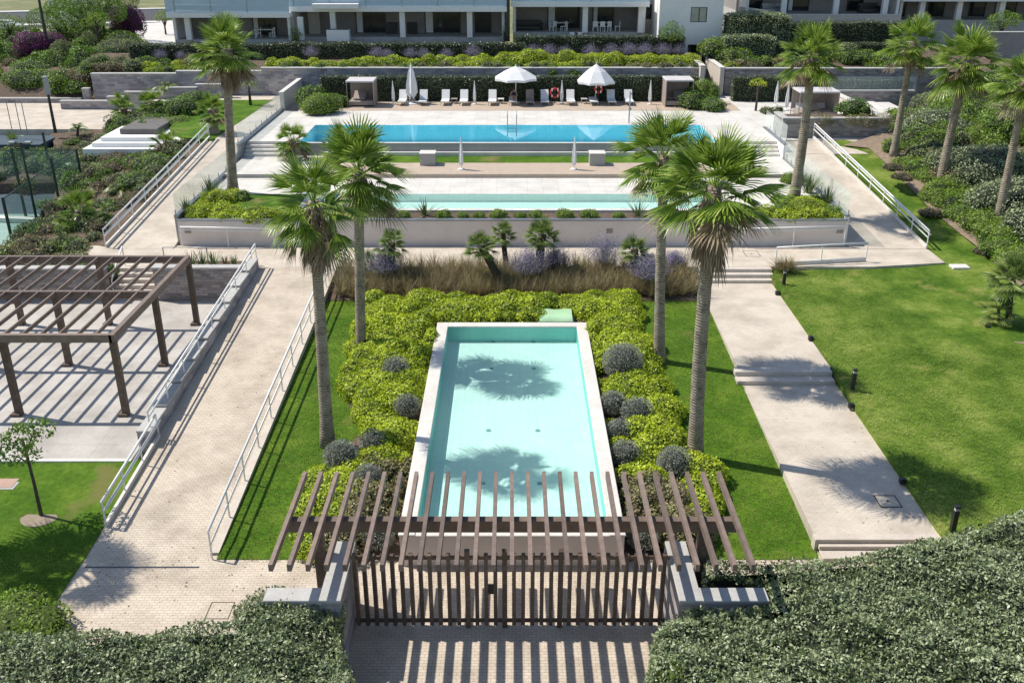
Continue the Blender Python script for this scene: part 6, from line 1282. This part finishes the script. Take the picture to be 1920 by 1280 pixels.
# terrace furniture of the apartments
def dining(px, Y, z, lab, n=4, mat='rail'):
    x = hx(px, Y); t = thing('dining_table', lab, 'table', (x, Y, z), 0, 'dining tables on the apartment terraces'); MB().bbox(-.9,.9,-.45,.45,.70,.75,.01).build('table_top', M[mat], t)
    for a in (-.8,.8):
        for b in (-.35,.35): MB().box(a-.03,a+.03,b-.03,b+.03,0,.7).build('leg', M[mat], t)
    return t
def chair(x, Y, z, rz, lab, mat='rail'):
    t = thing('terrace_chair', lab, 'chair', (x, Y, z), rz, 'chairs on the apartment terraces'); MB().bbox(-.23,.23,-.23,.23,.42,.46,.01).build('seat', M[mat], t); MB().box(-.23,.23,.19,.23,.46,.9).build('backrest', M[mat], t)
    for a in (-.2,.2):
        for b in (-.2,.2): MB().box(a-.02,a+.02,b-.02,b+.02,0,.42).build('leg', M[mat], t)
    return t
fz2 = fz+.35
dining(1130, 92, fz2, 'long bluish white dining table on the right apartment terrace'); dining(1048, 92, fz2, 'white dining table behind the right unit hedge, left of the column'); dining(490, 90.5, fz-.1, 'white table on the left apartment terrace beside the palm crown')
c0 = None
for k, (px, Y, lab) in enumerate([(1118,91.4,'terrace chair at the long table, left one'),(1130,91.3,'terrace chair at the long table, middle one'),(1142,91.4,'terrace chair at the long table, right one'),(1038,91.5,'terrace chair at the table left of the column'),(1058,91.5,'terrace chair near the column of the right unit'),(1160,91.5,'single terrace chair right of the long table'),(478,90.3,'chair left of the white table on the left terrace'),(504,90.3,'dark chair right of the white table on the left terrace')]):
    z = fz2 if px > 900 else fz-.1
    if c0 is None: c0 = chair(hx(px,Y), Y, z, math.pi, lab)
    else: copy_tree(c0, None, (hx(px,Y), Y, z), math.pi+k*.3, lab)
def sofa(px, Y, z, w_, lab, mat='dark'):
    t = thing('terrace_sofa', lab, 'sofa', (hx(px,Y), Y, z)); MB().bbox(-w_/2,w_/2,0,.8,.1,.42,.03).build('seat', M[mat], t); MB().bbox(-w_/2,w_/2,.8,1.0,.1,.85,.03).build('backrest', M[mat], t)
    for s in (-1, 1): MB().bbox(s*w_/2-.1, s*w_/2+.1, 0, 1.0, .1, .62, .03).build('armrest', M[mat], t)
sofa(990, 92, fz2, 2.6, 'dark sofa on the right apartment terrace beside the dark pier', 'dark'); sofa(1635, 92.8, W(1500,27,92)[1], 1.8, 'dark sofa on the upper right terrace', 'dark'); sofa(1450, 92.8, W(1500,27,92)[1], 1.6, 'bluish sofa on the upper right terrace', 'metal')
x = hx(630, 89); t = thing('white_planter_box', 'white box planter standing on the terrace before the middle unit', 'planter', (x, 89, fz-.2)); MB().bbox(-1.0,1.0,-.4,.4,0,.95,.03).build('box_body', M['white'], t); MB().box(-.9,.9,-.3,.3,.951,.97).build('soil', M['soil'], t)
for px, lab in ((680,'white cushion bench at the edge of the right unit hedge, left one'),(714,'white cushion bench at the edge of the right unit hedge, right one')):
    px2 = 900+px*500/1920; x = hx(px2, 89.6); o = MB().bbox(x-.35, x+.35, 89.2, 89.9, fz2-.6, fz2+.1).build('cushion_bench', M['white'], None, False, (x, 89.5, fz2-.6)); tag(o, lab, 'bench')
# ---------------- road and upper left ----------------
struct(MB().slab([G3(-200,50,4.75), G3(420,36,4.75), G3(420,14,4.75), G3(-200,27,4.75)], .3).build('road', M['asphalt']))
struct(MB().slab([G3(-200,53,4.9), G3(420,39,4.9), G3(420,36.3,4.9), G3(-200,50.3,4.9)], .5).build('road_kerb', M['capw']))
struct(MB().slab([G3(-200,27,4.9), G3(420,14,4.9), G3(420,12.5,4.9), G3(-200,25,4.9)], .5).build('far_kerb', M['capw']))
struct(MB().slab([G3(235,88,5.22), G3(335,84,5.22), G3(335,40,5.22), G3(245,46,5.22)], .3).build('side_forecourt', M['tiles']))
struct(MB().slab([G3(-60,110,4.72), G3(60,104,4.72), G3(90,70,4.72), G3(-60,74,4.72)], .3).build('lower_yard', M['brick2']))
x0, x1 = W(88,0,112)[0], W(120,0,112)[0]; t = thing('white_gatehouse', 'plain white rendered pier building beside the road at upper left', 'building', ((x0+x1)/2, 112, 4.8)); MB().box(-(x1-x0)/2, (x1-x0)/2, 0, 3, -.5, 8).build('wall', M['white'], t); MB().box((x1-x0)/2+.002, (x1-x0)/2+3.2, .5, .8, -.5, 5.2).build('side_wall', M['white'], t); MB().box(-(x1-x0)/2-.1, (x1-x0)/2+.1, -.1, 3.1, 8.001, 8.3).build('roof', M['white'], t)
glass_fence('dark green mesh fence under the trees beside the forecourt', [(hx(195,100),100,5.1),(hx(245,104),104,5.1)], 2.0, 2.0, 'fences at upper left', 'core', 'bark' if 0 else 'wood', 'mesh_fence')
glass_fence('dark green mesh fence between the two bougainvillea clumps', [(hx(-5,91.5),91.5,4.4),(hx(108,95),95,4.6)], 1.4, 2.2, 'fences at upper left', 'core', 'wood', 'mesh_fence')
def car(px, py, z, rz, lab, col):
    x, y = G(px, py, z); t = thing('parked_car', lab, 'car', (x, y, z), rz, 'parked cars at upper left'); m = pm('car_paint_'+lab[:5].strip(), col, tuple(c*.95 for c in col), 1, .25, 0)
    prof = [(-2.15,.3),(-2.15,.75),(-1.9,.92),(-1.2,.98),(-.6,1.42),(.9,1.45),(1.6,1.0),(2.1,.9),(2.15,.35)]
    mb = MB(); n = len(prof); vs = [(a, s*(.85 if b < 1.1 else .68), b) for s in (-1, 1) for a, b in prof]; mb.add(vs, [tuple(range(n)), tuple(range(2*n-1, n-1, -1))]+[(i, n+i, n+(i+1) % n, (i+1) % n) for i in range(n)]); mb.build('body', m, t)
    mb = MB(); mb.add([(-1.1,.79,1.0),(1.45,.79,1.0),(.85,.72,1.38),(-.6,.72,1.36)], [(0,1,2,3)]); mb.add([(-1.1,-.79,1.0),(1.45,-.79,1.0),(.85,-.72,1.38),(-.6,-.72,1.36)], [(3,2,1,0)]); mb.build('side_windows', M['window'], t)
    mb = MB(); mb.add([(-1.16,-.7,1.02),(-1.16,.7,1.02),(-.64,.62,1.4),(-.64,-.62,1.4)], [(0,1,2,3)]); mb.build('windscreen', M['window'], t)
    for a in (-1.35, 1.35):
        for s in (-1, 1): w = MB().cyl((a, s*.72, .32), (a, s*.9, .32), .32, n=16).build('wheel', M['dark'], t); MB().cyl((a, s*.901, .32), (a, s*.91, .32), .18, n=12).build('rim', M['metal'], w)
car(215, 34, 4.8, .1, 'pale blue parked car half hidden behind the big bougainvillea', (.35,.45,.55)); car(8, 62, 4.8, .1, 'white parked car at the far upper left edge behind the pole', (.7,.7,.7))
struct(MB().slab([G3(-200,66,4.8), G3(80,62,4.8), G3(80,55,4.8), G3(-200,58,4.8)], .3).build('pavement', M['tiles']))

def zright(x, y):   # height of the rising bed right of the curved lawn
    pts = sorted((b, a, c) for a, b, c in cw); xc = np.interp(y, [p[0] for p in pts], [p[1] for p in pts]); zc = np.interp(y, [p[0] for p in pts], [p[2] for p in pts])
    d = max(0, x-xc); return float(zc+.16+min(d, 7)*.10+max(0, d-7)*.10)
cover_stuff('green feathery ground cover along the curved right lawn', [(xcurve(40)+.8, 40.0), (xcurve(40)+8, 42), (xcurve(60)+5, 62), (xcurve(61)+.9, 61)], zright, .6, ['bushy','bush','bush','dry'], 11, .7, avoid=lambda x, y: x < xcurve(y)+.9)
cover_stuff('mixed shrubs on the far right slope below the apartment', [(xcurve(44)+8, 46), (xcurve(44)+24, 50), (xcurve(60)+22, 76), (xcurve(60)+7, 70)], zright, .3, ['bush','olive','bushy'], 12, 1.2, .15, (.8,1.6))
cover_stuff('mixed low shrubs on the upper left slope above the stone walls', [(-62,82), (-36,82), (-34,100), (-62,100)], lambda x, y: 3.9+(y-82)*.07, .28, ['olive','bush','bushy','dry'], 13, 1.1, .15, (.7,1.4))

cover_stuff('low mixed shrubs at the left end of the bed above the long wall', [(-36,81), (-27,81), (-27,85), (-36,85)], lambda x, y: 5.5+(y-80.5)*.08, .8, ['olive','bush','dry'], 14, .7, .12, (.5,.9))
cover_stuff('dark dense shrubs below the trees at upper left', [(-66,90), (-38,88), (-40,101), (-66,104)], lambda x, y: 4.4+(y-88)*.03, .35, ['bush','bush','olive'], 15, 2.2, .16, (1.0,1.8))

cover_stuff('green and reddish low planting along the top of the garden stone wall', [(hx(1380,81),81), (hx(1800,81),81), (hx(1800,84),83.8), (hx(1380,84),83.8)], lambda x, y: 5.7+(y-81)*.12, .55, ['bushy','bush','pitto','dry','olive'], 16, .7, .12, (.5,1.0))

cover_stuff('mixed green and reddish plants trailing over the long stone wall', [(hx(500,80.5),80.45), (hx(1322,80.5),80.45), (hx(1322,81),81.6), (hx(500,81),81.6)], lambda x, y: 5.85, 1.1, ['bush','pitto_r','bushy','olive'], 17, .5, .11, (.3,.65))
cover_stuff('green planting between the white ramp wall and the lawn head', [(24.8,60.3), (31,59.5), (34,69), (26.8,69.5)], lambda x, y: zright(x, y)-.1, .55, ['bush','bushy','olive'], 18, .8, .12, (.5,1.0))
cover_stuff('low olive plants along the edge of the upper left plaza', [(-35,62.5), (-28.5,62.5), (-28,67.5), (-33.5,68)], lambda x, y: zleft(x, y)-.05, .5, ['olive','bush','olive'], 19, .5, .11, (.5,.9))
